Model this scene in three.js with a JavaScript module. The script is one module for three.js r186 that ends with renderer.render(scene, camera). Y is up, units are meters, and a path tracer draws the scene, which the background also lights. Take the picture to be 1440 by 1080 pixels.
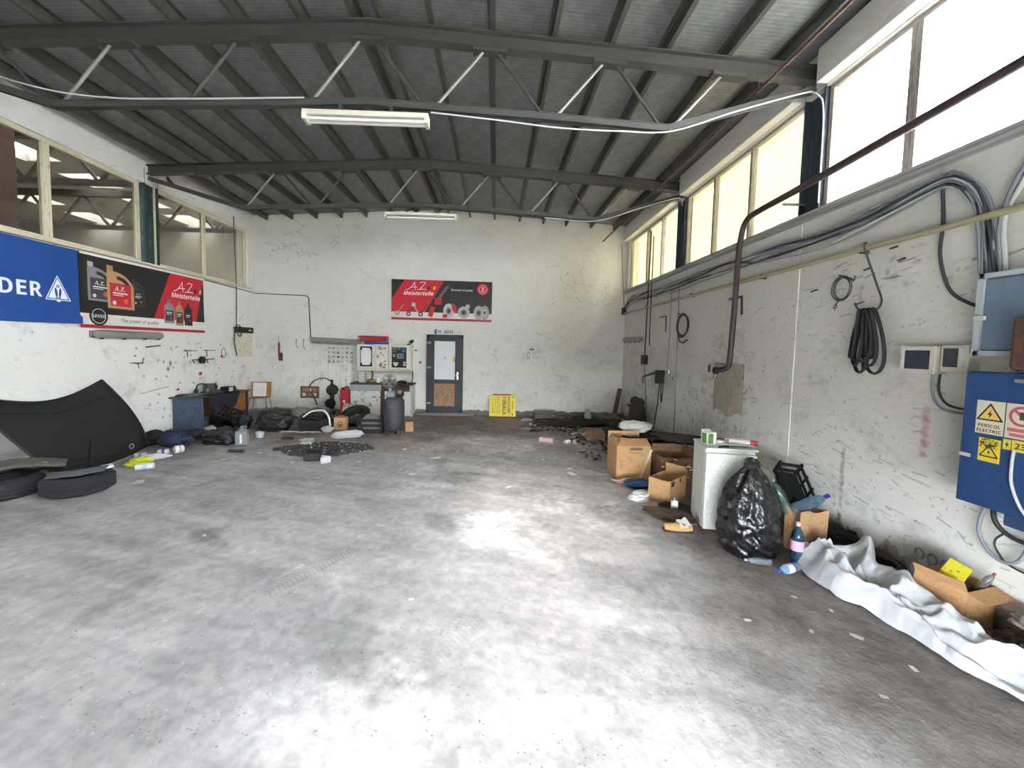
import * as THREE from 'three';
import { mergeGeometries, mergeVertices } from 'three/addons/utils/BufferGeometryUtils.js';
import { RoundedBoxGeometry } from 'three/addons/geometries/RoundedBoxGeometry.js';
import { ImprovedNoise } from 'three/addons/math/ImprovedNoise.js';

// ---------- camera, sky, exposure ----------
const scene = new THREE.Scene();
const camera = new THREE.PerspectiveCamera(87.57, 1440 / 1080, 0.05, 200);
camera.position.set(0, 1.77, 0);
camera.rotation.order = 'YXZ';
camera.rotation.set(-0.0595, -0.0273, 0.0223);
camera.setViewOffset(1440, 1080, 8.16, 19.2, 1440, 1080);
scene.background = new THREE.Color().setRGB(0.89, 0.955, 1.05);   // bright, evenly overcast sky
scene.backgroundIntensity = 40;
const sun = new THREE.DirectionalLight(new THREE.Color().setRGB(1, 0.97, 0.92), 8);   // sun veiled by thin cloud, very soft
sun.name = 'veiled_sun'; sun.position.set(11, 15, 4); sun.target.position.set(0, 0, -1.6); sun.castShadow = true; sun.shadow.radius = 34; sun.shadow.mapSize.set(2048, 2048);
Object.assign(sun.shadow.camera, { left: -14, right: 14, top: 14, bottom: -14, near: 1, far: 50 });
scene.add(sun, sun.target);
const renderer = new THREE.WebGLRenderer({ antialias: true });
renderer.toneMapping = THREE.LinearToneMapping;
renderer.toneMappingExposure = 1.36;
renderer.shadowMap.enabled = true;

// ---------- helpers ----------
let seed = 12345;
const rnd = () => { seed = (seed * 1664525 + 1013904223) >>> 0; return seed / 4294967296; };
const rr = (a, b) => a + (b - a) * rnd();
const V = (x, y, z) => new THREE.Vector3(x, y, z);
const PI = Math.PI;
const perlin = new ImprovedNoise();
const fbm = (x, y, z = 0, o = 4) => { let s = 0, a = 1, f = 1, t = 0; for (let i = 0; i < o; i++) { s += a * perlin.noise(x * f, y * f, z + i * 7.3); t += a; a *= 0.5; f *= 2.07; } return s / t; };
const clamp = (v, a = 0, b = 1) => Math.min(b, Math.max(a, v));
const sstep = (a, b, v) => { const t = clamp((v - a) / (b - a)); return t * t * (3 - 2 * t); };
const names = new Map();
function uniq(n) { const c = names.get(n) || 0; names.set(n, c + 1); return c ? n + '_' + String(c).padStart(3, '0') : n; }
function sh(m) { m.castShadow = true; m.receiveShadow = true; return m; }
function M(name, geo, mat, parent) {
  const m = sh(new THREE.Mesh(Array.isArray(geo) ? merge(geo) : geo, mat));
  m.name = parent ? name : uniq(name); (parent || scene).add(m); return m;
}
function merge(list) { return list.length === 1 ? list[0] : mergeGeometries(list.map((g) => { const h = g.index ? g.toNonIndexed() : g.clone(); for (const k of Object.keys(h.attributes)) if (!['position', 'normal', 'uv'].includes(k)) h.deleteAttribute(k); return h; })); }
function thing(name, label, category, pos = [0, 0, 0], turn = 0, group) {
  const o = new THREE.Group(); o.name = uniq(name); o.position.set(...pos); o.rotation.y = turn; o.userData = { label, category }; if (group) o.userData.group = group; scene.add(o); return o;
}
function one(name, label, category, geo, mat, pos = [0, 0, 0], turn = 0, group) {
  const m = M(name, geo, mat); m.position.set(...pos); m.rotation.y = turn; m.userData = { label, category }; if (group) m.userData.group = group; return m;
}
function structG(name) { const o = new THREE.Group(); o.name = name; o.userData = { kind: 'structure' }; scene.add(o); return o; }
function struct(name, geo, mat) { const m = M(name, geo, mat); m.userData = { kind: 'structure' }; return m; }
// geometry makers
const B = (x0, x1, y0, y1, z0, z1) => { const g = new THREE.BoxGeometry(Math.abs(x1 - x0), Math.abs(y1 - y0), Math.abs(z1 - z0)); g.translate((x0 + x1) / 2, (y0 + y1) / 2, (z0 + z1) / 2); return g; };
const BC = (cx, cy, cz, w, h, d) => B(cx - w / 2, cx + w / 2, cy - h / 2, cy + h / 2, cz - d / 2, cz + d / 2);
const RB = (cx, cy, cz, w, h, d, r = 0.01, s = 2) => { const g = new RoundedBoxGeometry(w, h, d, s, Math.min(r, w / 2.01, h / 2.01, d / 2.01)); g.translate(cx, cy, cz); return g; };
function orient(g, a, b) { const d = b.clone().sub(a), q = new THREE.Quaternion().setFromUnitVectors(V(0, 1, 0), d.clone().normalize()); g.applyQuaternion(q); const m = a.clone().add(b).multiplyScalar(0.5); g.translate(m.x, m.y, m.z); return g; }
const arr = (p) => (Array.isArray(p) ? V(...p) : p);
const cyl = (a, b, r, s = 10, r2 = r) => { a = arr(a); b = arr(b); return orient(new THREE.CylinderGeometry(r2, r, a.distanceTo(b), s), a, b); };
function bar(a, b, w, h) { a = arr(a); b = arr(b); const L = a.distanceTo(b), g = new THREE.BoxGeometry(w, h, L), m = new THREE.Matrix4().lookAt(a, b, Math.abs(b.clone().sub(a).normalize().y) > 0.99 ? V(1, 0, 0) : V(0, 1, 0)); g.applyMatrix4(m); const c = a.clone().add(b).multiplyScalar(0.5); g.translate(c.x, c.y, c.z); return g; }
const tube = (pts, r, n = 24, s = 6, closed = false, tension = 0.5) => new THREE.TubeGeometry(new THREE.CatmullRomCurve3(pts.map(arr), closed, 'catmullrom', tension), n, r, s, closed);
const lathe = (pts, s = 20) => new THREE.LatheGeometry(pts.map(([x, y]) => new THREE.Vector2(x, y)), s);
const tor = (R, r, s = 24, t = 8) => new THREE.TorusGeometry(R, r, t, s);
const at = (g, x = 0, y = 0, z = 0, rx = 0, ry = 0, rz = 0, sc = 1) => { g.applyMatrix4(new THREE.Matrix4().compose(V(x, y, z), new THREE.Quaternion().setFromEuler(new THREE.Euler(rx, ry, rz)), Array.isArray(sc) ? V(...sc) : V(sc, sc, sc))); return g; };
function shapeG(pts, depth, bevel = 0, holes = []) { const s = new THREE.Shape(pts.map((p) => new THREE.Vector2(...p))); for (const h of holes) s.holes.push(new THREE.Path(h.map((p) => new THREE.Vector2(...p)))); return new THREE.ExtrudeGeometry(s, { depth, bevelEnabled: bevel > 0, bevelSize: bevel, bevelThickness: bevel, bevelSegments: 1, curveSegments: 10 }); }
function grid(nu, nv, fn, closeU = false) { // parametric sheet, fn(u,v)->[x,y,z]
  const pos = [], uv = [], idx = [];
  for (let j = 0; j <= nv; j++) for (let i = 0; i <= nu; i++) { pos.push(...fn(i / nu, j / nv)); uv.push(i / nu, j / nv); }
  for (let j = 0; j < nv; j++) for (let i = 0; i < nu; i++) { const a = j * (nu + 1) + i, b = a + 1, c = a + nu + 1, d = c + 1; idx.push(a, b, d, a, d, c); }
  const g = new THREE.BufferGeometry(); g.setAttribute('position', new THREE.Float32BufferAttribute(pos, 3)); g.setAttribute('uv', new THREE.Float32BufferAttribute(uv, 2)); g.setIndex(idx); g.computeVertexNormals(); return g;
}
function shell(nu, nv, fn, t) { // sheet with thickness t along its normals
  const g = grid(nu, nv, fn), p = g.attributes.position, n = g.attributes.normal, N = p.count, pos = [], uv = [], idx = [...g.index.array];
  for (let i = 0; i < N; i++) { pos.push(p.getX(i), p.getY(i), p.getZ(i)); uv.push(g.attributes.uv.getX(i), g.attributes.uv.getY(i)); }
  for (let i = 0; i < N; i++) { pos.push(p.getX(i) - n.getX(i) * t, p.getY(i) - n.getY(i) * t, p.getZ(i) - n.getZ(i) * t); uv.push(g.attributes.uv.getX(i), g.attributes.uv.getY(i)); }
  const src = g.index.array; for (let i = 0; i < src.length; i += 3) idx.push(src[i] + N, src[i + 2] + N, src[i + 1] + N);
  const q = (a, b) => idx.push(a, a + N, b, b, a + N, b + N);
  for (let i = 0; i < nu; i++) { q(i, i + 1); const o = nv * (nu + 1); q(o + i + 1, o + i); }
  for (let j = 0; j < nv; j++) { q((j + 1) * (nu + 1), j * (nu + 1)); q(j * (nu + 1) + nu, (j + 1) * (nu + 1) + nu); }
  const r = new THREE.BufferGeometry(); r.setAttribute('position', new THREE.Float32BufferAttribute(pos, 3)); r.setAttribute('uv', new THREE.Float32BufferAttribute(uv, 2)); r.setIndex(idx); r.computeVertexNormals(); return r;
}
// crumpled closed lump (bags, heaps, rags): ellipsoid flattened at the bottom with creases
function lump(rx, ry, rz, o = {}) {
  const { seedv = 0, amp = 0.14, freq = 3, n = 72, m = 44, flat = 0.25, crease = 1 } = o;
  const g = new THREE.SphereGeometry(1, n, m), p = g.attributes.position, f = freq * 0.55;
  for (let i = 0; i < p.count; i++) {
    let x = p.getX(i), y = p.getY(i), z = p.getZ(i);
    const w = fbm(x * 1.1 + seedv, y * 1.1, z * 1.1 - seedv, 2) * 1.2, d = fbm(x * f * 0.6 + seedv, y * f * 0.6, z * f * 0.6 + seedv, 2);
    const c1 = 1 - 3.2 * Math.abs(perlin.noise(x * f + seedv * 2 + w, y * f * 1.3, z * f - seedv)), c2 = 1 - 3.2 * Math.abs(perlin.noise(x * f * 2.1 + seedv, y * f * 2.4 + w, z * f * 2.1 + seedv * 3));
    const k = 1 + amp * (1.8 * d + crease * (0.42 * c1 + 0.24 * c2));
    x *= k; z *= k; y *= k;
    y = Math.max(y, -1 + flat); y = (y + 1 - flat) / (2 - flat);
    p.setXYZ(i, x * rx, y * ry, z * rz);
  }
  g.computeBoundingBox(); const b = g.boundingBox, e = V(0, 0, 0); b.getSize(e);   // fit the stated size exactly
  for (let i = 0; i < p.count; i++) p.setXYZ(i, ((p.getX(i) - b.min.x) / e.x * 2 - 1) * rx, (p.getY(i) - b.min.y) / e.y * ry, ((p.getZ(i) - b.min.z) / e.z * 2 - 1) * rz);
  g.computeVertexNormals(); return g;
}
// ---------- textures ----------
function dtex(w, h, fn, srgb = true) {
  const a = new Uint8Array(w * h * 4);
  for (let y = 0; y < h; y++) for (let x = 0; x < w; x++) { const c = fn(x, y), i = (y * w + x) * 4; a[i] = clamp(c[0]) * 255; a[i + 1] = clamp(c[1]) * 255; a[i + 2] = clamp(c[2]) * 255; a[i + 3] = 255; }
  const t = new THREE.DataTexture(a, w, h); t.magFilter = THREE.LinearFilter; t.minFilter = THREE.LinearMipmapLinearFilter; t.wrapS = t.wrapT = THREE.RepeatWrapping; if (srgb) t.colorSpace = THREE.SRGBColorSpace; t.needsUpdate = true; return t;
}
function ctex(w, h, draw) { const c = document.createElement('canvas'); c.width = w; c.height = h; draw(c.getContext('2d'), w, h); const t = new THREE.CanvasTexture(c); t.colorSpace = THREE.SRGBColorSpace; t.wrapS = t.wrapT = THREE.ClampToEdgeWrapping; return t; }
// tileable value noise for cheap texture work
const NZ = 256, nzA = new Float32Array(NZ * NZ); for (let i = 0; i < nzA.length; i++) nzA[i] = rnd();
function vn(x, y, per) { const xi = Math.floor(x), yi = Math.floor(y), fx = x - xi, fy = y - yi, u = fx * fx * (3 - 2 * fx), v = fy * fy * (3 - 2 * fy), g = (a, b) => nzA[((((b % per) + per) % per) % NZ) * NZ + ((((a % per) + per) % per) % NZ)]; return (g(xi, yi) * (1 - u) + g(xi + 1, yi) * u) * (1 - v) + (g(xi, yi + 1) * (1 - u) + g(xi + 1, yi + 1) * u) * v; }
const vfb = (x, y, per, o = 4) => { let s = 0, a = 1, t = 0; for (let i = 0; i < o; i++) { s += a * vn(x + i * 17, y + i * 31, per); t += a; a *= 0.55; x *= 2; y *= 2; per *= 2; } return s / t; };
const bumpFine = dtex(512, 512, (x, y) => { const v = vfb(x / 16, y / 16, 32, 4); return [v, v, v]; }, false);
const bumpCrinkle = dtex(512, 512, (x, y) => { const v = 1 - Math.abs(vfb(x / 64, y / 64, 8, 4) * 2 - 1) * 1.6; return [v, v, v]; }, false);
const std = (color, roughness = 0.8, metalness = 0, extra = {}) => new THREE.MeshStandardMaterial({ color, roughness, metalness, ...extra });
const phys = (o) => new THREE.MeshPhysicalMaterial(o);
const rep = (t, x, y) => { const c = t.clone(); c.repeat.set(x, y); c.needsUpdate = true; return c; };
const wearTex = (base, spots, per = 8, amt = 0.5, thr = 0.55) => dtex(512, 512, (x, y) => { const n = vfb(x / 64, y / 64, 8, 5), f = vfb(x / 8, y / 8, 64, 2), k = sstep(thr, thr + 0.12, n) * amt; return base.map((b, i) => b * (0.9 + 0.2 * f) * (1 - k) + spots[i] * k); });
const uvXYZ = (g, f) => { const p = g.attributes.position, u = g.attributes.uv; for (let i = 0; i < p.count; i++) u.setXY(i, ...f(p.getX(i), p.getY(i), p.getZ(i))); return g; };
// ---------- shared materials ----------
const MAT = {
  steel: std(0xffffff, 0.6, 0.25, { map: wearTex([0.27, 0.27, 0.26], [0.36, 0.31, 0.27]) }),
  steelLight: std(0x85837b, 0.5, 0.3),
  black: std(0x17181a, 0.6), blackMatte: std(0x1a1a1b, 0.9), rubber: std(0x26272a, 0.85, 0, { bumpMap: bumpFine, bumpScale: 0.002 }),
  white: std(0xe9e8e2, 0.6), cream: std(0xd8d2bf, 0.6),
  chrome: std(0xb9bcc0, 0.25, 1), rust: std(0xffffff, 0.85, 0.2, { map: wearTex([0.33, 0.25, 0.22], [0.45, 0.28, 0.19], 8, 0.8, 0.48) }),
  cable: std(0x33363c, 0.7), cableGrey: std(0x8b9099, 0.7), cableWhite: std(0xcfd2d2, 0.6),
  wood: std(0xa5682f, 0.6), woodDark: std(0x4a372b, 0.75), red: std(0xa01d22, 0.5), blue: std(0x23488f, 0.55),
};
// ---------- setting ----------
const XL = -6.0, XR = 3.27, ZB = -10.2, ZF = 1.6, EAVE = 4.85, RIDGE = 5.12, XM = -1.35, T1 = -4.25, T2 = -7.2;
const roofY = (x) => EAVE + (RIDGE - EAVE) * (1 - Math.abs(x - XM) / (XR - XM + 0.005));

// floor: one concrete slab, colours in metres
const FW = 9.9, FD = 12.4;
const floorBlobs = [];
for (let i = 0; i < 46; i++) floorBlobs.push([rr(-5.6, 3), rr(-9.8, 1), rr(0.12, 0.6), rr(0.08, 0.3), rr(0, PI), rnd()]);
const floorMap = dtex(2048, 2048, (px, py) => {
  const x = XL - 0.3 + px / 2048 * FW, z = ZF + 0.3 - py / 2048 * FD;
  const big = vfb(x * 0.55 + 20, z * 0.55 + 20, 256, 4), mid = vfb(x * 2.3 + 40, z * 2.3 + 50, 256, 4), fine = vfb(x * 19 + 60, z * 19 + 90, 256, 3), streak = vfb(x * 1.2 + z * 0.7 + 30, z * 6.5 - x * 2.0 + 120, 256, 4);
  let l = 0.71 + 0.12 * (big - 0.5) + 0.16 * (mid - 0.5) + 0.16 * (fine - 0.5) + 0.2 * (streak - 0.5);
  // paler patches across the middle of the slab
  const paleMid = sstep(0.52, 0.72, vfb(x * 0.9 + 77, z * 0.8 + 33, 256, 5)) * sstep(2.6, 0.6, Math.abs(x - 0.35));
  l += 0.17 * paleMid * (0.5 + fine);
  let c = [l * 0.985, l * 0.965, l * 0.95];
  // brown soil and oil along work areas; right wall strip also has shade painted in
  const dirtN = vfb(x * 1.6 + 11, z * 1.6 + 71, 256, 5), soilShadeR = sstep(1.25, 2.45, x + (dirtN - 0.5) * 1.7), dB = sstep(-6.0, -8.6, z + (dirtN - 0.5) * 2.6), dL = sstep(-3.8, -5.0, x + (dirtN - 0.5) * 2.4) * sstep(-5.5, -6.6, z + (dirtN - .5) * 2);
  const dirtShade = clamp(Math.max(soilShadeR * 0.95, dB * 0.92, dL * 0.7)) * (0.55 + 0.45 * sstep(0.3, 0.6, mid));
  const dc = [0.36, 0.315, 0.285]; c = c.map((v, i) => v * (1 - dirtShade * 0.84) + dc[i] * (0.8 + fine * 0.5) * dirtShade * 0.84);
  for (const [bx, bz, ra, rb, t, k] of floorBlobs) { const dx = x - bx, dz = z - bz; if (dx * dx + dz * dz > 0.7) continue; const u = (dx * Math.cos(t) + dz * Math.sin(t)) / ra, w = (dz * Math.cos(t) - dx * Math.sin(t)) / rb, d = Math.sqrt(u * u + w * w) + (mid - 0.5) * 1.6; const s = sstep(1, 0.35, d) * (0.03 + 0.1 * k); c = c.map((v) => v * (1 - s)); }
  // tyre tread prints
  for (const [ax, az, bx, bz] of [[-1.6, -2.75, -0.9, -3.9], [-0.5, -1.9, 0.1, -2.9]]) { const L = Math.hypot(bx - ax, bz - az), ux = (bx - ax) / L, uz = (bz - az) / L, s = (x - ax) * ux + (z - az) * uz, t = (x - ax) * uz - (z - az) * ux; if (s > 0 && s < L && Math.abs(t) < 0.09) { const tr = 0.5 + 0.5 * Math.sin(s * 190 + Math.sign(t) * t * 60), k = 0.1 * tr * sstep(0.35, 0.6, mid); c = c.map((v) => v * (1 - k)); } }
  const sp = nzA[((py * 7 + (px >> 1)) * 13 + (px >> 2)) % nzA.length]; 
  if (sp > 0.997) c = c.map((v) => v * 0.72); else if (sp < 0.0012) c = c.map((v) => v * 1.25);
  return c;
});
floorMap.wrapS = floorMap.wrapT = THREE.ClampToEdgeWrapping;
const bumpFloor = rep(bumpFine, 14, 18);
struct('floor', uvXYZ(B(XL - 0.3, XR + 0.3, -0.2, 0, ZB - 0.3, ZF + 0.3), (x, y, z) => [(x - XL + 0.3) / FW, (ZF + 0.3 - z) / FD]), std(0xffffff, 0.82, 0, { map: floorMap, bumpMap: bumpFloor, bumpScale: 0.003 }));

// plaster walls: a canvas per wall, drawn in metres (s along the wall, y up)
const inks = ['#3b3a38', '#55504a', '#2b2b2d', '#6a655f', '#7c7770'];
function plaster(len, hgt, pxw, pxh, base, marks, extra) {
  return ctex(pxw, pxh, (g) => {
    const k = pxw / len, ky = pxh / hgt, X = (s) => s * k, Y = (y) => pxh - y * ky;
    g.fillStyle = base; g.fillRect(0, 0, pxw, pxh);
    for (let i = 0; i < 700; i++) { const s = rr(0, len), y = rr(0, hgt), r = rr(0.03, 0.3); g.fillStyle = rnd() < 0.5 ? 'rgba(255,255,252,0.04)' : 'rgba(160,156,142,0.022)'; g.beginPath(); g.ellipse(X(s), Y(y), r * k, r * ky * rr(0.3, 1), rr(0, 3), 0, 7); g.fill(); }
    // scuffs, scratches, specks: denser up to head height
    const low = () => Math.pow(rnd(), 1.3) * 2.5;
    for (let i = 0; i < marks; i++) {
      const s = rr(0, len), y = rnd() < 0.8 ? low() : rr(0, hgt), l = rr(0.01, 0.09) * (rnd() < 0.1 ? 3 : 1), a = rr(-0.6, 0.6);
      g.strokeStyle = inks[(rnd() * inks.length) | 0]; g.globalAlpha = rr(0.08, 0.4); g.lineWidth = rr(0.5, 1.8); g.beginPath(); g.moveTo(X(s), Y(y)); g.quadraticCurveTo(X(s + l * 0.5), Y(y + l * a + rr(-0.02, 0.02)), X(s + l), Y(y + l * a * 0.7)); g.stroke();
    }
    for (let i = 0; i < marks * 2; i++) { const s = rr(0, len), y = rnd() < 0.85 ? low() : rr(0, hgt), r = rr(0.4, 1.7); g.globalAlpha = rr(0.08, 0.42); g.fillStyle = inks[(rnd() * inks.length) | 0]; g.beginPath(); g.ellipse(X(s), Y(y), r, r * rr(0.5, 2), rr(0, 3), 0, 7); g.fill(); }
    // smudged grease patches
    for (let i = 0; i < marks / 7; i++) { const s = rr(0, len), y = low() * 0.8; for (let j = 0; j < 14; j++) { g.globalAlpha = 0.035; g.fillStyle = '#4c463e'; g.beginPath(); g.ellipse(X(s + rr(-0.12, 0.12)), Y(y + rr(-0.1, 0.1)), rr(2, 16), rr(2, 10), rr(0, 3), 0, 7); g.fill(); } }
    // hairline cracks
    for (let i = 0; i < 14; i++) { let s = rr(0, len), y = rr(2.4, hgt); g.globalAlpha = 0.4; g.strokeStyle = '#5d574d'; g.lineWidth = 1.1; g.beginPath(); g.moveTo(X(s), Y(y)); for (let j = 0; j < 16; j++) { s += rr(-0.03, 0.07); y += rr(-0.05, 0.035); g.lineTo(X(s), Y(y)); } g.stroke(); }
    g.globalAlpha = 1; extra(g, X, Y, k);
    g.globalAlpha = 1;
  });
}
const spray = (g, x, y, rx, ry, col, n = 160, al = 0.07) => { g.fillStyle = col; for (let i = 0; i < n; i++) { const a = rr(0, 7), r = Math.sqrt(rnd()) * rr(0.3, 1); g.globalAlpha = al * rr(0.3, 1.5); g.beginPath(); g.ellipse(x + Math.cos(a) * rx * r, y + Math.sin(a) * ry * r, rr(1.2, 4.5), rr(1, 3), 0, 0, 7); g.fill(); } g.globalAlpha = 1; };
const ragged = (g, X, Y, s0, s1, y0, amp, col, al, f = 5) => { g.fillStyle = col; g.globalAlpha = al; g.beginPath(); g.moveTo(X(s0), Y(0)); for (let s = s0; s <= s1; s += 0.015) g.lineTo(X(s), Y(y0 + amp * fbm(s * f, y0 * 9, 3, 5) * 2)); g.lineTo(X(s1), Y(0)); g.fill(); g.globalAlpha = 1; };
const LEN = ZF - ZB;   // side walls: s = z - ZB
const backTex = plaster(XR - XL, RIDGE, 2048, 1132, '#efeee6', 900, (g, X, Y) => {
  for (const [s, y] of [[0.6, 4.0], [0.95, 4.3], [1.3, 3.95], [2.2, 4.5], [7.9, 3.5], [8.6, 3.2], [9.0, 3.1]]) for (let j = 0; j < 9; j++) { g.strokeStyle = '#57504a'; g.globalAlpha = 0.5; g.lineWidth = 1.3; g.beginPath(); let a = s + rr(-0.3, 0.3), b = y + rr(-0.25, 0.25); g.moveTo(X(a), Y(b)); for (let q = 0; q < 4; q++) { a += rr(-0.06, 0.08); b += rr(-0.07, 0.03); g.lineTo(X(a), Y(b)); } g.stroke(); }
  for (let i = 0; i < 26; i++) { g.strokeStyle = '#3c3a38'; g.globalAlpha = rr(0.2, 0.5); g.lineWidth = rr(1, 2.2); const s = rr(1.1, 2.6), y = rr(0.8, 1.5); g.beginPath(); g.moveTo(X(s), Y(y)); g.lineTo(X(s + rr(-0.01, 0.01)), Y(y - rr(0.08, 0.4))); g.stroke(); }
  spray(g, X(4.1), Y(1.32), 7, 10, '#a8203a', 60, 0.2); spray(g, X(3.98), Y(1.62), 5, 6, '#222', 40, 0.25);
  // grey base paint, chipped along its edge
  ragged(g, X, Y, 3.9, 9.3, 0.12, 0.05, '#77746d', 1); ragged(g, X, Y, 0, 3.9, 0.1, 0.06, '#8b8980', 1);
});
const leftTex = plaster(LEN, EAVE, 2048, 842, '#f3f1ea', 330, (g, X, Y) => {
  const S = (z) => z - ZB;
  spray(g, X(S(-8.3)), Y(1.08), 9, 6, '#b01c30', 140, 0.18); spray(g, X(S(-8.95)), Y(1.42), 9, 5, '#c22a3c', 100, 0.16); spray(g, X(S(-7.72)), Y(0.82), 9, 5, '#c6324a', 90, 0.1);
  spray(g, X(S(-7.55)), Y(1.32), 6, 15, '#6d7d78', 90, 0.12); spray(g, X(S(-7.5)), Y(1.22), 5, 9, '#4d625c', 50, 0.14);
  for (let i = 0; i < 60; i++) { spray(g, X(S(rr(-9.9, -6.6))), Y(rr(0.3, 1.7)), rr(2, 8), rr(2, 8), ['#55605c', '#7d4a50', '#4d4a46'][(rnd() * 3) | 0], 12, 0.12); }
  g.strokeStyle = '#8c9894'; g.globalAlpha = 0.6; g.lineWidth = 3; g.beginPath(); g.moveTo(X(S(-6.9)), Y(0.83)); g.lineTo(X(S(-7.5)), Y(0.9)); g.stroke();
  ragged(g, X, Y, 0, LEN, 0.1, 0.05, '#8d8b84', 1);
});
const rightTex = plaster(LEN, EAVE, 2048, 842, '#ecebe4', 1300, (g, X, Y) => {
  const S = (z) => z - ZB;
  for (let i = 0; i < 26; i++) spray(g, X(S(-2.93 + rr(-0.008, 0.008))), Y(rr(1.0, 1.36)), 6, 7, '#a8566a', 14, 0.05);
  for (let i = 0; i < 40; i++) spray(g, X(S(-3.61 + rr(-0.012, 0.012))), Y(rr(0.2, 0.92)), 3, 8, '#6f6156', 8, 0.07);
  for (const [z0, z1, y0, y1, n] of [[-6.9, -5.0, 0.4, 1.5, 130], [-9.6, -7.2, 0.3, 1.5, 90], [-3.9, -2.6, 2.3, 2.7, 14]]) for (let i = 0; i < n; i++) spray(g, X(S(rr(z0, z1))), Y(rr(y0, y1)), rr(3, 14), rr(3, 16), ['#4e463f', '#5b5148', '#3e3a38'][(rnd() * 3) | 0], 16, 0.06);
  for (let i = 0; i < 60; i++) { g.strokeStyle = '#47423c'; g.globalAlpha = rr(0.1, 0.4); g.lineWidth = rr(1, 2.4); const z = rr(-4.4, -2.4), y = rr(0.45, 1.0); g.beginPath(); g.moveTo(X(S(z)), Y(y)); g.lineTo(X(S(z + rr(0.03, 0.16))), Y(y - rr(0.0, 0.04))); g.stroke(); }
  for (let i = 0; i < 26; i++) { g.strokeStyle = '#37363a'; g.globalAlpha = rr(0.15, 0.5); g.lineWidth = rr(1, 2.2); const z = rr(-4.0, -2.5), y = rr(2.3, 2.72); g.beginPath(); g.moveTo(X(S(z)), Y(y)); g.lineTo(X(S(z + rr(0.03, 0.14))), Y(y + rr(0, 0.035))); g.stroke(); }
  // exposed grey-brown render where the paint has peeled off along the foot of the wall
  ragged(g, X, Y, 0, LEN, 0.2, 0.1, '#b0aa9e', 0.8, 8); ragged(g, X, Y, 0, LEN, 0.14, 0.09, '#8d857a', 0.9, 11); ragged(g, X, Y, 0, LEN, 0.07, 0.07, '#635a50', 1, 9);
});
const bumpWall = rep(bumpFine, 5, 3);
const wallMat = (t) => std(0xffffff, 0.9, 0, { map: t, bumpMap: bumpWall, bumpScale: 0.006 });
const uvBack = (g) => uvXYZ(g, (x, y) => [(x - XL) / (XR - XL), y / RIDGE]), uvSide = (g) => uvXYZ(g, (x, y, z) => [(z - ZB) / LEN, y / EAVE]);
{ // back wall with a gabled top
  const g = shapeG([[XL - 0.25, -0.02], [XR + 0.25, -0.02], [XR + 0.25, EAVE], [XM, RIDGE + 0.02], [XL - 0.25, EAVE]], 0.25); g.translate(0, 0, ZB - 0.25);
  struct('wall_back', uvBack(g), wallMat(backTex));
}
const mLeft = wallMat(leftTex), mRight = wallMat(rightTex);
{
  const w = structG('wall_left'), parts = [B(XL - 0.25, XL, -0.02, 3.05, ZB, ZF), B(XL - 0.25, XL, 4.4, EAVE + 0.02, ZB, ZF), B(XL - 0.25, XL, 3.05, 4.4, ZB, -9.93), B(XL - 0.25, XL, 3.05, 4.4, -1.5, ZF)];
  M('plaster', uvSide(merge(parts)), mLeft, w); w.children[0].name = 'plaster_face';
}
{
  const w = structG('wall_right');
  M('plaster_face', uvSide(merge([B(XR - 0.012, XR + 0.01, -0.02, 3.15, -4.49, -4.3), B(XR, XR + 0.25, -0.02, 3.18, ZB, ZF), B(XR, XR + 0.25, 4.46, EAVE + 0.02, ZB, ZF), B(XR, XR + 0.25, 3.18, 4.46, ZB, -10.02), B(XR, XR + 0.25, 3.18, 4.46, 1.3, ZF)])), mRight, w);
}
[[-10.18, -7.42], [-7.1, -4.42], [-4.1, -1.55], [-1.3, 1.5]].forEach(([a, b], i) => struct('trim_' + (i + 1), uvSide(RB(XR - 0.06, 4.635, (a + b) / 2, 0.12, 0.33, b - a, 0.012)), mRight));
struct('trim_5', RB(XR - 0.03, 3.19, -4.45, 0.14, 0.06, 11.3, 0.01), std(0xffffff, 0.8, 0, { map: wearTex([0.66, 0.66, 0.66], [0.42, 0.4, 0.38], 8, 0.6, 0.5) }));
{ // unseen front wall; its low opening is added and sized to light the floor
  const w = structG('wall_front'), g0 = -1.4, g1 = 1.8, gh = 1.15;
  M('plaster_face', uvBack(merge([B(XL - 0.25, g0, -0.02, EAVE, ZF, ZF + 0.25), B(g1, XR + 0.25, -0.02, EAVE, ZF, ZF + 0.25), B(g0, g1, gh, EAVE + 0.3, ZF, ZF + 0.25)])), wallMat(backTex), w);
}
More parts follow.
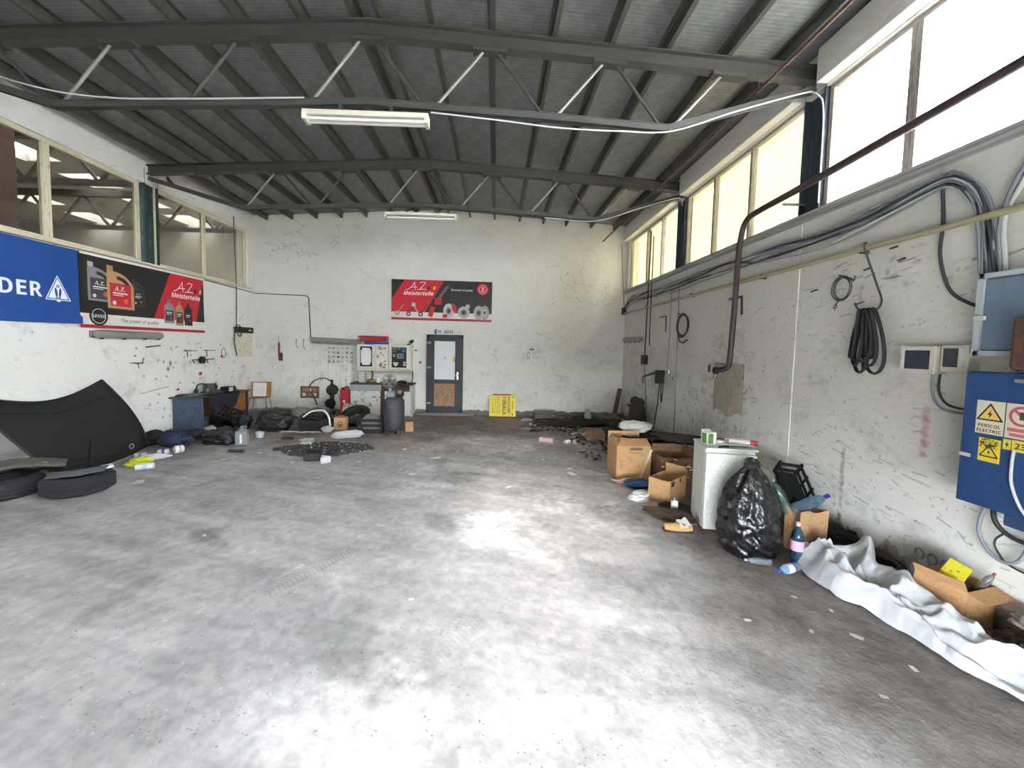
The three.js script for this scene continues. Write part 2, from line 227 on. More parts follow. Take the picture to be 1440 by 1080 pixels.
// ceiling: sheets between the purlins, lapped every 1.2 m, purlins below, closed outer skin above
{
  const c = structG('ceiling'), purlinMat = std(0xffffff, 0.55, 0.3, { map: wearTex([0.31, 0.31, 0.29], [0.4, 0.36, 0.32]) });
  const lineTex = dtex(256, 512, (x, y) => { const l = 0.5 + 0.5 * Math.sin(y / 512 * 2 * PI * 26), n = vfb(x / 32, y / 32, 8, 4), f = nzA[(y * 256 + x) % nzA.length]; const v = 0.48 + 0.05 * l + 0.14 * (n - 0.5) + 0.1 * (f - 0.5); return [v * 0.98, v, v]; });
  const sheets = [0.94, 1, 0.88].map((k) => std(new THREE.Color(k, k, k), 0.5, 0.2, { map: lineTex, bumpMap: rep(bumpFine, 3, 3), bumpScale: 0.002 }));
  const xs = [-5.66, -5.05, -4.45, -3.84, -3.23, -2.6, -1.99, -1.46, -1.24, -0.72, -0.11, 0.51, 1.1, 1.67, 2.3, 2.89], edges = [XL - 0.2, ...xs, XR + 0.2];
  for (let i = 0; i < edges.length - 1; i++) {
    const a = edges[i], b = edges[i + 1];
    if (a < XM && b > XM) { for (const [p, q] of [[a, XM], [XM, b]]) M('ridge_sheet', uvUnit(bar([(p + q) / 2, (roofY(p) + roofY(q)) / 2 + 0.02, ZB], [(p + q) / 2, (roofY(p) + roofY(q)) / 2 + 0.02, ZF + 0.2], q - p, 0.02)), sheets[0], c); continue; }
    const t = Math.atan2(roofY(b) - roofY(a), b - a), L = Math.hypot(b - a, roofY(b) - roofY(a)), off = (i % 2) * 0.4;
    let z = ZB; let k = i;
    while (z < ZF + 0.2) { const z2 = Math.min(z + (z === ZB ? 1.3 - off : 1.62), ZF + 0.25); const g = B(-L / 2, L / 2, 0, 0.02, z + 0.003, z2 - 0.003); M('roof_sheet', at(uvUnit(g), (a + b) / 2, (roofY(a) + roofY(b)) / 2, 0, 0, 0, t), sheets[k++ % 3], c); z = z2; }
  }
  for (const x of xs) { const y = roofY(x), s = x < XM ? -1 : 1; M('purlin', merge([B(x - 0.005, x + 0.005, y - 0.13, y + 0.005, ZB, ZF), B(x, x + s * 0.042, y - 0.13, y - 0.122, ZB, ZF), B(x + s * 0.034, x + s * 0.042, y - 0.122, y - 0.1, ZB, ZF), B(x - s * 0.04, x, y - 0.012, y - 0.004, ZB, ZF)]), purlinMat, c); }
  M('outer_skin', shapeG([[XL - 0.5, EAVE + 0.03], [XM, RIDGE + 0.05], [XR + 0.5, EAVE + 0.03], [XR + 0.5, EAVE + 0.2], [XM, RIDGE + 0.25], [XL - 0.5, EAVE + 0.2]], ZF - ZB + 1.2).translate(0, 0, ZB - 0.4), std(0x777777, 0.7, 0.2), c);
}
function uvUnit(g) { g.computeBoundingBox(); const b = g.boundingBox; return uvXYZ(g, (x, y, z) => [(x - b.min.x) / 0.6, (z - b.min.z) / 1.2]); }
// steel columns carrying the trusses
const colBlue = std(0xffffff, 0.6, 0.2, { map: wearTex([0.2, 0.24, 0.27], [0.42, 0.42, 0.42], 8, 0.5, 0.58) }), colGreen = std(0xffffff, 0.6, 0.2, { map: wearTex([0.16, 0.25, 0.25], [0.5, 0.48, 0.4], 8, 0.5, 0.55) });
const hcol = (x, z, y0, y1) => [B(x - 0.07, x + 0.07, y0, y1, z - 0.14, z - 0.125), B(x - 0.07, x + 0.07, y0, y1, z + 0.125, z + 0.14), B(x - 0.006, x + 0.006, y0, y1, z - 0.125, z + 0.125)];
for (const z of [T1, T2 - 0.05, -1.42]) { const m = M('steel_column', hcol(XR + 0.07, z, 3.18, 4.65), colBlue); m.userData.kind = 'structure'; const n = M('steel_column', hcol(XL - 0.07, z, 3.05, 4.65), colGreen); n.userData.kind = 'structure'; }

// windows
const glassClear = phys({ color: 0xffffff, transmission: 1, roughness: 0.02, thickness: 0, ior: 1.5 });
const glassDirty = phys({ color: 0xb6b4ad, transmission: 1, roughness: 0.08, thickness: 0, ior: 1.5 });
const frameL = std(0xffffff, 0.7, 0, { map: wearTex([0.86, 0.83, 0.72], [0.55, 0.3, 0.2], 8, 0.7, 0.62) }), frameR = std(0xffffff, 0.7, 0, { map: wearTex([0.62, 0.6, 0.57], [0.42, 0.34, 0.3], 8, 0.6, 0.5) });
let winN = 0;
function windowBay(x, y0, y1, z0, z1, mull, fm, gm, fw, mw, out) {
  const w = structG('window_' + (++winN)), d = 0.06, xc = x + out * 0.05;
  M('frame', [B(xc - d / 2, xc + d / 2, y0, y0 + fw, z0, z1), B(xc - d / 2, xc + d / 2, y1 - fw, y1, z0, z1), B(xc - d / 2, xc + d / 2, y0 + fw, y1 - fw, z0, z0 + fw), B(xc - d / 2, xc + d / 2, y0 + fw, y1 - fw, z1 - fw, z1)], fm, w);
  for (const m of mull) M('mullion', B(xc - d / 2 - 0.005, xc + d / 2 + 0.005, y0 + fw, y1 - fw, m - mw / 2, m + mw / 2), fm, w);
  const e = [z0 + fw, ...mull, z1 - fw];
  for (let i = 0; i < e.length - 1; i++) M('pane', B(xc - 0.002, xc + 0.002, y0 + fw - 0.005, y1 - fw + 0.005, e[i] + (i ? mw / 2 - 0.003 : -0.005), e[i + 1] - (i < e.length - 2 ? mw / 2 - 0.003 : -0.005)), gm, w);
}
windowBay(XL - 0.02, 3.05, 4.4, -9.93, -7.35, [-8.55], frameL, glassDirty, 0.06, 0.08, -1);
windowBay(XL - 0.02, 3.05, 4.4, -7.05, -4.4, [-5.65], frameL, glassDirty, 0.06, 0.09, -1);
windowBay(XL - 0.02, 3.05, 4.4, -4.1, -1.56, [-2.8], frameL, glassDirty, 0.06, 0.09, -1);
windowBay(XR + 0.02, 3.2, 4.46, -10.02, -7.4, [-8.16, -8.95], frameR, glassClear, 0.035, 0.04, 1);
windowBay(XR + 0.02, 3.2, 4.46, -7.1, -4.4, [-6.22, -5.33], frameR, glassClear, 0.035, 0.045, 1);
windowBay(XR + 0.02, 3.2, 4.46, -4.1, -1.56, [-3.26], frameR, glassClear, 0.045, 0.09, 1);
windowBay(XR + 0.02, 3.2, 4.46, -1.28, 1.3, [0], frameR, glassClear, 0.045, 0.09, 1);
// cream translucent plastic sheets fixed outside the right-hand windows
const plasticSheet = phys({ color: new THREE.Color().setRGB(0.40, 0.38, 0.305), transmission: 0.7, roughness: 0.95, thickness: 0, map: dtex(128, 128, (x, y) => { const l = 0.985 + 0.015 * Math.sin(y / 128 * 2 * PI * 8), n = vfb(x / 16, y / 16, 8, 3); const v = l * (0.96 + 0.04 * n); return [v, v * 0.985, v * 0.93]; }) });
const sheetAt = [[-11.5, -9.62, 'farthest'], [-9.6, -8.72, 'second from the back wall'], [-8.7, -7.86, 'third from the back wall'], [-7.8, -6.72, 'fourth from the back wall'], [-6.7, -5.72, 'fifth from the back wall'], [-5.7, -4.66, 'just beyond the near steel column'], [-4.62, -3.66, 'nearest, ending short of the clear pane']];
for (const [a, b, w] of sheetAt) one('plastic_sheet', 'cream translucent plastic sheet outside right windows, ' + w, 'plastic sheet', uvXYZ(B(XR + 0.29, XR + 0.3, 2.6, 5.2, a, b), (x, y, z) => [z, y]), plasticSheet, [0, 0, 0], 0, 'cream sheets outside the right windows');
// outside: yard, and the neighbouring hall seen through the left windows
struct('ground', B(-40, 40, -0.4, -0.2, -40, 40), std(0xb5b0a6, 0.9));
{
  const w = structG('wall_neighbour'), dk = std(0x87847c, 0.9);
  M('shell', [B(-16, -15.8, -0.2, 6.2, -14, 3), B(-16, XL - 0.25, -0.2, 6.2, -14.2, -14), B(-16, XL - 0.25, -0.2, 6.2, 3, 3.2)], dk, w);
  const roof = [], beams = [];
  for (const [a, b] of [[-16, -13.4], [-12.6, -10.4], [-9.6, -7.6]]) roof.push(B(a, b, 5.6, 5.8, -14, 3));
  for (let z = -13; z < 3; z += 1.5) roof.push(B(-16, -6.2, 5.62, 5.8, z, z + 0.65));
  for (const z of [-10.6, -7.6, -4.6, -1.6]) { beams.push(B(-15.8, -6.4, 5.3, 5.45, z - 0.06, z + 0.06), B(-15.8, -6.4, 4.5, 4.6, z - 0.04, z + 0.04)); for (let x = -15; x < -7; x += 1.3) beams.push(bar([x, 4.55, z], [x + 0.65, 5.35, z], 0.05, 0.05), bar([x + 1.3, 4.55, z], [x + 0.65, 5.35, z], 0.05, 0.05)); }
  M('roof_deck', roof, dk, w); M('roof_beams', beams, MAT.steel, w);
  M('brown_post', B(-8.2, -7.85, 0, 5.4, -6.9, -6.55), std(0x4a322a, 0.8), w);
  M('parapet', B(XL - 0.5, XL - 0.25, 4.86, 6.0, -14, 3), dk, w); M('slab', B(-16, XL - 0.3, -0.2, 0, -14, 3), std(0x8c8a85, 0.9), w);
}
// roof trusses
function truss(z, label) {
  const t = thing('roof_truss', label, 'truss', [0, 0, z]);
  const I = (a, b) => { const up = V(0, 0.07, 0), A = arr(a), Bq = arr(b); return merge([bar(A, Bq, 0.012, 0.13), bar(A.clone().add(up), Bq.clone().add(up), 0.11, 0.014), bar(A.clone().sub(up), Bq.clone().sub(up), 0.11, 0.014)]); };
  const cy = (x) => roofY(x) - 0.13 - 0.08;
  M('top_chord', I([XL, cy(XL), 0], [XM, cy(XM), 0]), MAT.steel, t); M('top_chord', I([XM, cy(XM), 0], [XR, cy(XR), 0]), MAT.steel, t);
  const low = [[XL + 0.02, 4.5], [-4.42, 4.06], [-3.2, 4.12], [XM, 4.2], [0.5, 4.12], [1.72, 4.05], [XR - 0.02, 4.5]];
  for (let i = 0; i < low.length - 1; i++) { const [a, b] = low[i], [c, d] = low[i + 1]; M('bottom_chord', merge([bar([a, b, 0.03], [c, d, 0.03], 0.012, 0.06), bar([a, b, -0.03], [c, d, -0.03], 0.012, 0.06), bar([a, b + 0.03, 0], [c, d + 0.03, 0], 0.085, 0.008)]), MAT.steel, t); }
  const ly = (x) => { for (let i = 0; i < 6; i++) if (x <= low[i + 1][0]) return low[i][1] + (low[i + 1][1] - low[i][1]) * (x - low[i][0]) / (low[i + 1][0] - low[i][0]); return 4.4; };
  const bot = [-4.42, -3.19, -1.97, -0.73, 0.5, 1.72], top = [-5.03, -3.8, -2.58, XM, -0.12, 1.1, 2.33];
  for (let i = 0; i < top.length; i++) {
    const x = top[i], yt = cy(x) - 0.085; M('gusset_plate', bar([x - 0.17, cy(x - 0.17) - 0.095, 0], [x + 0.17, cy(x + 0.17) - 0.095, 0], 0.1, 0.035), MAT.steel, t);
    if (i > 0) M('web_tube', cyl([x - 0.06, yt, 0], [bot[i - 1] + 0.05, ly(bot[i - 1] + 0.05), 0], 0.017, 8), i > 3 || i % 2 ? MAT.steelLight : MAT.steel, t);
    if (i < 6) M('web_tube', cyl([x + 0.06, yt, 0], [bot[i] - 0.05, ly(bot[i] - 0.05), 0], 0.017, 8), MAT.steel, t);
  }
  return t;
}
truss(T1, 'nearer dark steel roof truss, across the whole width of the hall'); truss(T2, 'farther dark steel roof truss, closer to the white back wall'); truss(-1.42, 'dark steel roof truss overhead nearest the added front opening');
// ---------- light fittings, unlit ----------
function battenLight(pos, turn, label, L, twoTubes) {
  const t = thing('fluorescent_light', label, 'light fitting', pos, turn);
  M('housing', [RB(0, 0, 0, L, 0.05, 0.12, 0.008), BC(-L / 2 + 0.02, -0.045, 0, 0.035, 0.06, 0.13), BC(L / 2 - 0.02, -0.045, 0, 0.035, 0.06, 0.13)], MAT.cream, t);
  for (const z of twoTubes ? [-0.035, 0.035] : [0]) M('tube_lamp', at(cyl([-L / 2 + 0.03, 0, 0], [L / 2 - 0.03, 0, 0], 0.016, 10), 0, -0.055, z), std(0xf6f6f2, 0.3), t);
  for (const x of [-L * 0.2, L * 0.2]) M('bracket', BC(x, 0.045, 0, 0.03, 0.07, 0.1), MAT.steel, t);
}
battenLight([XM, 4.06, T1 + 0.02], 0, 'twin tube fluorescent light hung under the nearer truss', 1.25, true);
battenLight([XM, 4.03, T2 + 0.02], 0, 'cream fluorescent light hung under the farther truss', 1.25, false);
function sealedLight(pos, turn, L, label, mat) {
  const t = thing('sealed_wall_light', label, 'light fitting', pos, turn);
  M('diffuser', at(new THREE.CapsuleGeometry(0.062, L - 0.12, 4, 12), 0, 0, 0.05, 0, 0, PI / 2, [1, 1, 0.7]), mat, t);
  M('back_tray', RB(0, 0, 0.012, L + 0.02, 0.1, 0.024, 0.008), MAT.steelLight, t);
  for (const x of [-L * 0.4, -L * 0.1, L * 0.2, L * 0.42]) M('clip', BC(x, -0.06, 0.05, 0.02, 0.03, 0.05), MAT.steel, t);
}
sealedLight([XL, 1.82, -6.72], PI / 2, 1.25, 'grey green sealed strip light under the black and red banner', std(0x8d8f80, 0.4));
sealedLight([XR, 2.0, -9.45], -PI / 2, 1.2, 'grey strip light on right wall close to back corner', std(0x8f918c, 0.5));
{ const t = thing('sealed_wall_light', 'long grey strip light beside the wall cupboard on back wall', 'light fitting', [-4.02, 1.83, ZB]);
  M('back_tray', at(RB(0, 0, 0.04, 1.24, 0.1, 0.08, 0.01), 0, 0, 0, 0, 0, -0.035), std(0x8c8e88, 0.5), t); M('reflector_lip', at(BC(0.02, -0.09, 0.06, 1.2, 0.025, 0.07), 0, 0, 0, 0, 0, -0.035), MAT.steelLight, t); M('end_cap', at(cyl([-0.64, 0.02, 0.05], [-0.6, 0.02, 0.05], 0.045, 12), 0, 0, 0), MAT.white, t); }

// ---------- banners ----------
const face = (g, T, opt = {}) => std(0xffffff, 0.55, 0, { map: T, ...opt });
function bannerMesh(name, label, W, H, T, pos, turn, sag, amp) {
  const g = shell(36, 12, (u, v) => { const x = (u - 0.5) * W, y = (v - 0.5) * H + sag * (v < 0.5 ? -1 : 0) * (0.5 - v) * Math.sin(u * PI); return [x, y, 0.02 + amp * (0.5 + 0.5 * Math.sin(u * 9 + v * 2.2)) * (1 - v * 0.6) + amp * 0.5 * fbm(u * 5, v * 3, 2)]; }, -0.003);
  return one(name, label, 'banner', g, face(g, T), pos, turn);
}
const bannerBlue = ctex(2048, 836, (g, w, h) => {
  g.fillStyle = '#12468f'; g.fillRect(0, 0, w, h);
  for (let i = 0; i < 260; i++) { g.globalAlpha = 0.05; g.fillStyle = rnd() < 0.5 ? '#0d3a80' : '#2457a0'; g.beginPath(); g.ellipse(rr(0, w), rr(0, h), rr(20, 120), rr(6, 30), rr(0, 3), 0, 7); g.fill(); } g.globalAlpha = 1;
  g.fillStyle = '#fff'; g.font = 'bold 205px sans-serif'; g.textAlign = 'right'; g.fillText('DER', 1640, 570);
  g.save(); g.translate(1795, 470); g.strokeStyle = '#fff'; g.lineWidth = 9; g.lineJoin = 'round'; g.beginPath(); g.moveTo(0, -140); g.lineTo(125, 118); g.lineTo(-125, 118); g.closePath(); g.stroke();
  g.fillStyle = '#fff'; g.beginPath(); g.moveTo(0, -112); g.lineTo(104, 104); g.lineTo(-104, 104); g.closePath(); g.fill();
  g.fillStyle = '#12468f'; for (const s of [-1, 1]) { g.beginPath(); g.ellipse(s * 20, 40, 12, 52, s * 0.12, 0, 7); g.fill(); } g.fillRect(-26, 92, 52, 9); g.fillStyle = '#fff'; g.fillRect(-18, 112, 36, 26); g.fillStyle = '#12468f'; g.beginPath(); g.arc(0, -28, 16, 0, 7); g.fill(); g.fillStyle = '#fff'; g.beginPath(); g.arc(0, -28, 8, 0, 7); g.fill(); g.restore();
});
bannerMesh('blue_banner', 'blue vinyl banner with white lettering and triangle emblem on left wall', 2.55, 1.04, bannerBlue, [XL, 2.48, -4.7], PI / 2, 0.03, 0.02);
function scriptLogo(g, x, y, s, col = '#fff') { // hand drawn A.Z. over the word below
  g.save(); g.translate(x, y); g.scale(s, s); g.strokeStyle = col; g.lineWidth = 6; g.lineCap = 'round'; g.lineJoin = 'round';
  g.beginPath(); g.moveTo(-120, 8); g.quadraticCurveTo(-60, -10, -28, -78); g.lineTo(-22, 4); g.moveTo(-70, -22); g.lineTo(0, -26); g.stroke();
  g.beginPath(); g.arc(4, 0, 3, 0, 7); g.stroke();
  g.beginPath(); g.moveTo(28, -70); g.quadraticCurveTo(50, -84, 88, -74); g.quadraticCurveTo(50, -30, 22, 2); g.quadraticCurveTo(50, -8, 92, -2); g.stroke();
  for (const [i, c] of [[0, '#1a1a1a'], [1, '#b3142c'], [2, '#e8b54a']]) { g.fillStyle = c; g.save(); g.transform(1, 0, -0.2, 1, 108 + i * 30, -38); g.fillRect(0, 0, 26, 36); g.restore(); }
  g.fillStyle = col; g.font = 'italic bold 54px sans-serif'; g.textAlign = 'center'; g.fillText('Meisterteile', 10, 58); g.restore();
}
function jug(g, x, y, w, h, body, label, cap) {
  g.save(); g.translate(x, y); g.fillStyle = body; g.beginPath(); g.moveTo(0, h); g.lineTo(0, h * 0.16); g.lineTo(w * 0.04, h * 0.08); g.lineTo(w * 0.3, h * 0.1); g.quadraticCurveTo(w * 0.75, h * 0.12, w, h * 0.42); g.lineTo(w, h); g.closePath(); g.fill();
  g.fillStyle = '#141414'; g.beginPath(); g.moveTo(w * 0.36, h * 0.2); g.quadraticCurveTo(w * 0.7, h * 0.2, w * 0.86, h * 0.4); g.lineTo(w * 0.74, h * 0.42); g.quadraticCurveTo(w * 0.6, h * 0.3, w * 0.36, h * 0.28); g.fill();
  g.fillStyle = cap; g.fillRect(w * 0.02, -h * 0.03, w * 0.22, h * 0.13); g.fillStyle = label; g.fillRect(w * 0.1, h * 0.38, w * 0.78, h * 0.56);
  g.fillStyle = '#e8e4dc'; g.font = `italic bold ${w * 0.2}px serif`; g.fillText('A.Z.', w * 0.26, h * 0.56); g.fillRect(w * 0.2, h * 0.6, w * 0.55, h * 0.035); g.fillRect(w * 0.2, h * 0.66, w * 0.4, h * 0.02);
  g.fillStyle = '#e8552e'; g.beginPath(); g.arc(w * 0.68, h * 0.8, w * 0.09, 0, 7); g.fill(); g.fillStyle = '#ddd'; g.beginPath(); g.arc(w * 0.24, h * 0.86, w * 0.07, 0, 7); g.fill(); g.restore();
}
function bottlePic(g, x, y, w, h, col, cap) { g.fillStyle = col; g.beginPath(); g.moveTo(x, y + h); g.lineTo(x, y + h * 0.34); g.quadraticCurveTo(x + w * 0.1, y + h * 0.18, x + w * 0.36, y + h * 0.14); g.lineTo(x + w * 0.64, y + h * 0.14); g.quadraticCurveTo(x + w * 0.9, y + h * 0.18, x + w, y + h * 0.34); g.lineTo(x + w, y + h); g.fill(); g.fillStyle = cap; g.fillRect(x + w * 0.34, y, w * 0.32, h * 0.14); g.fillStyle = 'rgba(30,30,30,0.8)'; g.fillRect(x + w * 0.1, y + h * 0.45, w * 0.8, h * 0.45); g.fillStyle = '#d8d5cc'; g.fillRect(x + w * 0.2, y + h * 0.52, w * 0.55, h * 0.05); g.fillRect(x + w * 0.2, y + h * 0.61, w * 0.45, h * 0.03); g.fillStyle = '#c33'; g.beginPath(); g.arc(x + w * 0.66, y + h * 0.78, w * 0.1, 0, 7); g.fill(); }
const bannerOil = ctex(2048, 880, (g, w, h) => {
  g.fillStyle = '#191615'; g.fillRect(0, 0, w, h);
  g.fillStyle = '#ece9e2'; g.fillRect(0, h * 0.8, w, h * 0.17); g.fillStyle = '#a9182c'; g.fillRect(0, h * 0.955, w, h * 0.045);
  g.fillStyle = '#c4182d'; g.beginPath(); g.moveTo(w * 0.66, 0); g.lineTo(w, 0); g.lineTo(w * 0.91, h * 0.8); g.lineTo(w * 0.51, h * 0.8); g.fill(); g.fillStyle = '#191615'; g.beginPath(); g.moveTo(w * 0.99, h * 0.1); g.lineTo(w, h * 0.8); g.lineTo(w * 0.91, h * 0.8); g.fill();
  jug(g, w * 0.35, h * 0.22, w * 0.09, h * 0.42, '#3a3a3c', '#222', '#333'); jug(g, w * 0.05, h * 0.1, w * 0.16, h * 0.52, '#8b8b92', '#3b3b3f', '#b9b6c2'); jug(g, w * 0.17, h * 0.1, w * 0.19, h * 0.6, '#c0976a', '#b91f2c', '#b08a58');
  scriptLogo(g, w * 0.8, h * 0.28, 1.9);
  bottlePic(g, w * 0.6, h * 0.46, w * 0.09, h * 0.4, '#8f8f93', '#77777c'); bottlePic(g, w * 0.7, h * 0.46, w * 0.075, h * 0.43, '#b48a60', '#9b7447'); bottlePic(g, w * 0.785, h * 0.48, w * 0.08, h * 0.4, '#1d1b1c', '#222');
  g.fillStyle = '#161616'; g.beginPath(); g.arc(w * 0.11, h * 0.83, h * 0.135, 0, 7); g.fill(); g.strokeStyle = '#eee'; g.lineWidth = 8; g.beginPath(); g.arc(w * 0.11, h * 0.83, h * 0.1, 0, 7); g.stroke(); g.fillStyle = '#eee'; g.font = 'bold 56px sans-serif'; g.textAlign = 'center'; g.fillText('SAVEX', w * 0.11, h * 0.853);
  g.fillStyle = '#222'; g.font = 'italic 66px sans-serif'; g.fillText('The power of quality', w * 0.4, h * 0.9);
});
bannerMesh('oil_banner', 'black and red motor oil banner with bottles and canisters on left wall', 2.46, 1.06, bannerOil, [XL, 2.44, -7.17], PI / 2, 0.0, 0.016);
const bannerParts = ctex(1536, 608, (g, w, h) => {
  g.fillStyle = '#1c1a1a'; g.fillRect(0, 0, w, h); g.strokeStyle = '#55524f'; g.lineWidth = 3; for (const [x0, y0, x1, y1] of [[0.52, 0.18, 0.9, 0.2], [0.6, 0.1, 0.6, 0.6], [0.8, 0.1, 0.8, 0.65], [0.6, 0.38, 0.86, 0.38], [0.86, 0.36, 0.92, 0.7]]) { g.beginPath(); g.moveTo(x0 * w, y0 * h); g.lineTo(x1 * w, y1 * h); g.stroke(); }
  g.fillStyle = '#c3182c'; g.beginPath(); g.moveTo(w * 0.13, 0); g.lineTo(w * 0.52, 0); g.lineTo(w * 0.33, h * 0.8); g.lineTo(0, h * 0.8); g.lineTo(0, h * 0.5); g.fill();
  g.fillStyle = '#eae7e1'; g.fillRect(0, h * 0.8, w, h * 0.16); g.fillStyle = '#a8182b'; g.fillRect(0, h * 0.945, w, h * 0.055);
  scriptLogo(g, w * 0.255, h * 0.24, 1.45); g.fillStyle = '#fff'; g.font = 'italic bold 34px sans-serif'; g.fillText('The power of quality', w * 0.585, h * 0.245);
  g.fillStyle = '#d2232f'; for (let i = 0; i < 20; i++) { g.beginPath(); g.arc(w * 0.905 + Math.cos(i * PI / 10) * 72, h * 0.19 + Math.sin(i * PI / 10) * 72, 17, 0, 7); g.fill(); } g.beginPath(); g.arc(w * 0.905, h * 0.19, 76, 0, 7); g.fill(); g.strokeStyle = '#fff'; g.lineWidth = 5; g.beginPath(); g.arc(w * 0.905, h * 0.19, 58, 0, 7); g.stroke(); g.fillStyle = '#fff'; g.font = 'bold 84px sans-serif'; g.textAlign = 'center'; g.fillText('2', w * 0.905, h * 0.24);
  const link = (x, y, x2, y2, c) => { g.strokeStyle = c; g.lineWidth = 16; g.beginPath(); g.moveTo(x * w, y * h); g.lineTo(x2 * w, y2 * h); g.stroke(); g.fillStyle = c; g.beginPath(); g.arc(x * w, y * h, 36, 0, 7); g.fill(); g.fillStyle = '#ddd'; g.beginPath(); g.arc(x * w, y * h, 17, 0, 7); g.fill(); };
  link(0.06, 0.83, 0.12, 0.62, '#9a9a98'); link(0.17, 0.85, 0.22, 0.62, '#444'); link(0.22, 0.62, 0.26, 0.8, '#bbb'); link(0.29, 0.85, 0.35, 0.6, '#222');
  for (let i = 0; i < 9; i++) { g.strokeStyle = i % 2 ? '#888' : '#555'; g.lineWidth = 9; g.beginPath(); g.ellipse(w * (0.47 + i * 0.011), h * (0.45 - i * 0.04), 30, 11, -0.5, 0, 7); g.stroke(); }
  g.fillStyle = '#c01f2b'; g.fillRect(w * 0.43, h * 0.44, w * 0.07, h * 0.16); g.save(); g.translate(w * 0.4, h * 0.78); g.rotate(0.3); g.fillRect(-36, -80, 70, 160); g.restore();
  const disc = (x, y, r, c1, c2, e = 1) => { g.fillStyle = c1; g.beginPath(); g.ellipse(x * w, y * h, r * e, r, 0, 0, 7); g.fill(); g.fillStyle = c2; g.beginPath(); g.ellipse(x * w, y * h, r * 0.5 * e, r * 0.5, 0, 0, 7); g.fill(); g.fillStyle = '#222'; g.beginPath(); g.ellipse(x * w, y * h, r * 0.25 * e, r * 0.25, 0, 0, 7); g.fill(); };
  disc(0.57, 0.75, 112, '#c9c9c7', '#8a8a88', 0.75); g.fillStyle = '#c01f2b'; g.beginPath(); g.ellipse(w * 0.625, h * 0.68, 36, 70, -0.3, 0, 7); g.fill(); g.fillRect(w * 0.51, h * 0.84, 70, 50);
  disc(0.72, 0.78, 92, '#b8b8b4', '#6a6a68'); g.fillStyle = '#b8b8b4'; g.fillRect(w * 0.74, h * 0.58, 60, 60); disc(0.93, 0.77, 108, '#9b9b99', '#c4c4c0', 0.62); disc(0.87, 0.78, 108, '#aeaeac', '#777', 0.72);
});
bannerMesh('parts_banner', 'black and red car parts banner high on back wall over door', 2.51, 1.0, bannerParts, [-1.375, 2.88, ZB], 0, 0, 0.008).rotation.z = -0.005;

// ---------- door, plate, cupboard, counter ----------
{
  const d = structG('door_1'), fr = std(0x23262c, 0.5), x0 = -1.74, x1 = -0.82, y0 = 0.06, y1 = 2.03, z = ZB;
  M('frame', [B(x0, x0 + 0.09, y0, y1, z, z + 0.06), B(x1 - 0.09, x1, y0, y1, z, z + 0.06), B(x0, x1, y1 - 0.09, y1, z, z + 0.06), B(x0, x1, y0, y0 + 0.06, z, z + 0.06)], fr, d);
  M('leaf', [B(x0 + 0.09, x0 + 0.2, y0 + 0.06, y1 - 0.09, z + 0.01, z + 0.075), B(x1 - 0.2, x1 - 0.09, y0 + 0.06, y1 - 0.09, z + 0.01, z + 0.075), B(x0 + 0.2, x1 - 0.2, y1 - 0.16, y1 - 0.09, z + 0.01, z + 0.075), B(x0 + 0.2, x1 - 0.2, 0.8, 0.9, z + 0.01, z + 0.075), B(x0 + 0.2, x1 - 0.2, y0 + 0.06, y0 + 0.16, z + 0.01, z + 0.075)], fr, d);
  M('white_panel', B(x0 + 0.2, x1 - 0.2, 0.9, y1 - 0.16, z + 0.02, z + 0.05), std(0xf4f6f8, 0.35), d);
  M('brown_panel', B(x0 + 0.2, x1 - 0.2, y0 + 0.16, 0.8, z + 0.02, z + 0.05), std(0xffffff, 0.8, 0, { map: wearTex([0.66, 0.52, 0.4], [0.48, 0.36, 0.27], 8, 0.5, 0.5) }), d);
  M('yellow_sticker', B(-1.07, -0.99, 1.36, 1.48, z + 0.05, z + 0.053), std(0xe2c928, 0.6), d); M('round_sticker', cyl([-1.27, 1.45, z + 0.05], [-1.27, 1.45, z + 0.053], 0.035, 16), std(0xcfd4d8, 0.6), d);
  M('handle', [cyl([-0.95, 1.02, z + 0.07], [-0.95, 1.02, z + 0.13], 0.012, 8), RB(-0.99, 1.02, z + 0.13, 0.12, 0.024, 0.02, 0.008), B(-0.97, -0.93, 0.9, 1.1, z + 0.075, z + 0.083)], MAT.chrome, d);
  for (const y of [0.3, 1.2, 1.82]) M('hinge', RB(x0 + 0.07, y, z + 0.07, 0.1, 0.05, 0.035, 0.006), MAT.cableGrey, d);
  M('threshold', B(x0 - 0.35, x1 + 0.3, -0.01, 0.06, z, z + 0.2), std(0x8a877f, 0.9, 0, { bumpMap: bumpFine, bumpScale: 0.01 }), d);
}
one('licence_plate', 'white licence plate with blue end fixed above the door', 'licence plate', RB(0, 0, 0.008, 0.53, 0.115, 0.012, 0.005), std(0xffffff, 0.4, 0, { map: ctex(512, 112, (g, w, h) => { g.fillStyle = '#e6e8ea'; g.fillRect(0, 0, w, h); g.fillStyle = '#24489a'; g.fillRect(0, 0, 58, h); g.fillStyle = '#e9d34a'; g.beginPath(); g.arc(29, 36, 13, 0, 7); g.fill(); g.fillStyle = '#1c1e22'; g.font = 'bold 88px sans-serif'; g.fillText('PF', 78, 88); g.fillText('J8035', 236, 88); }) }), [-1.29, 2.105, ZB], 0);
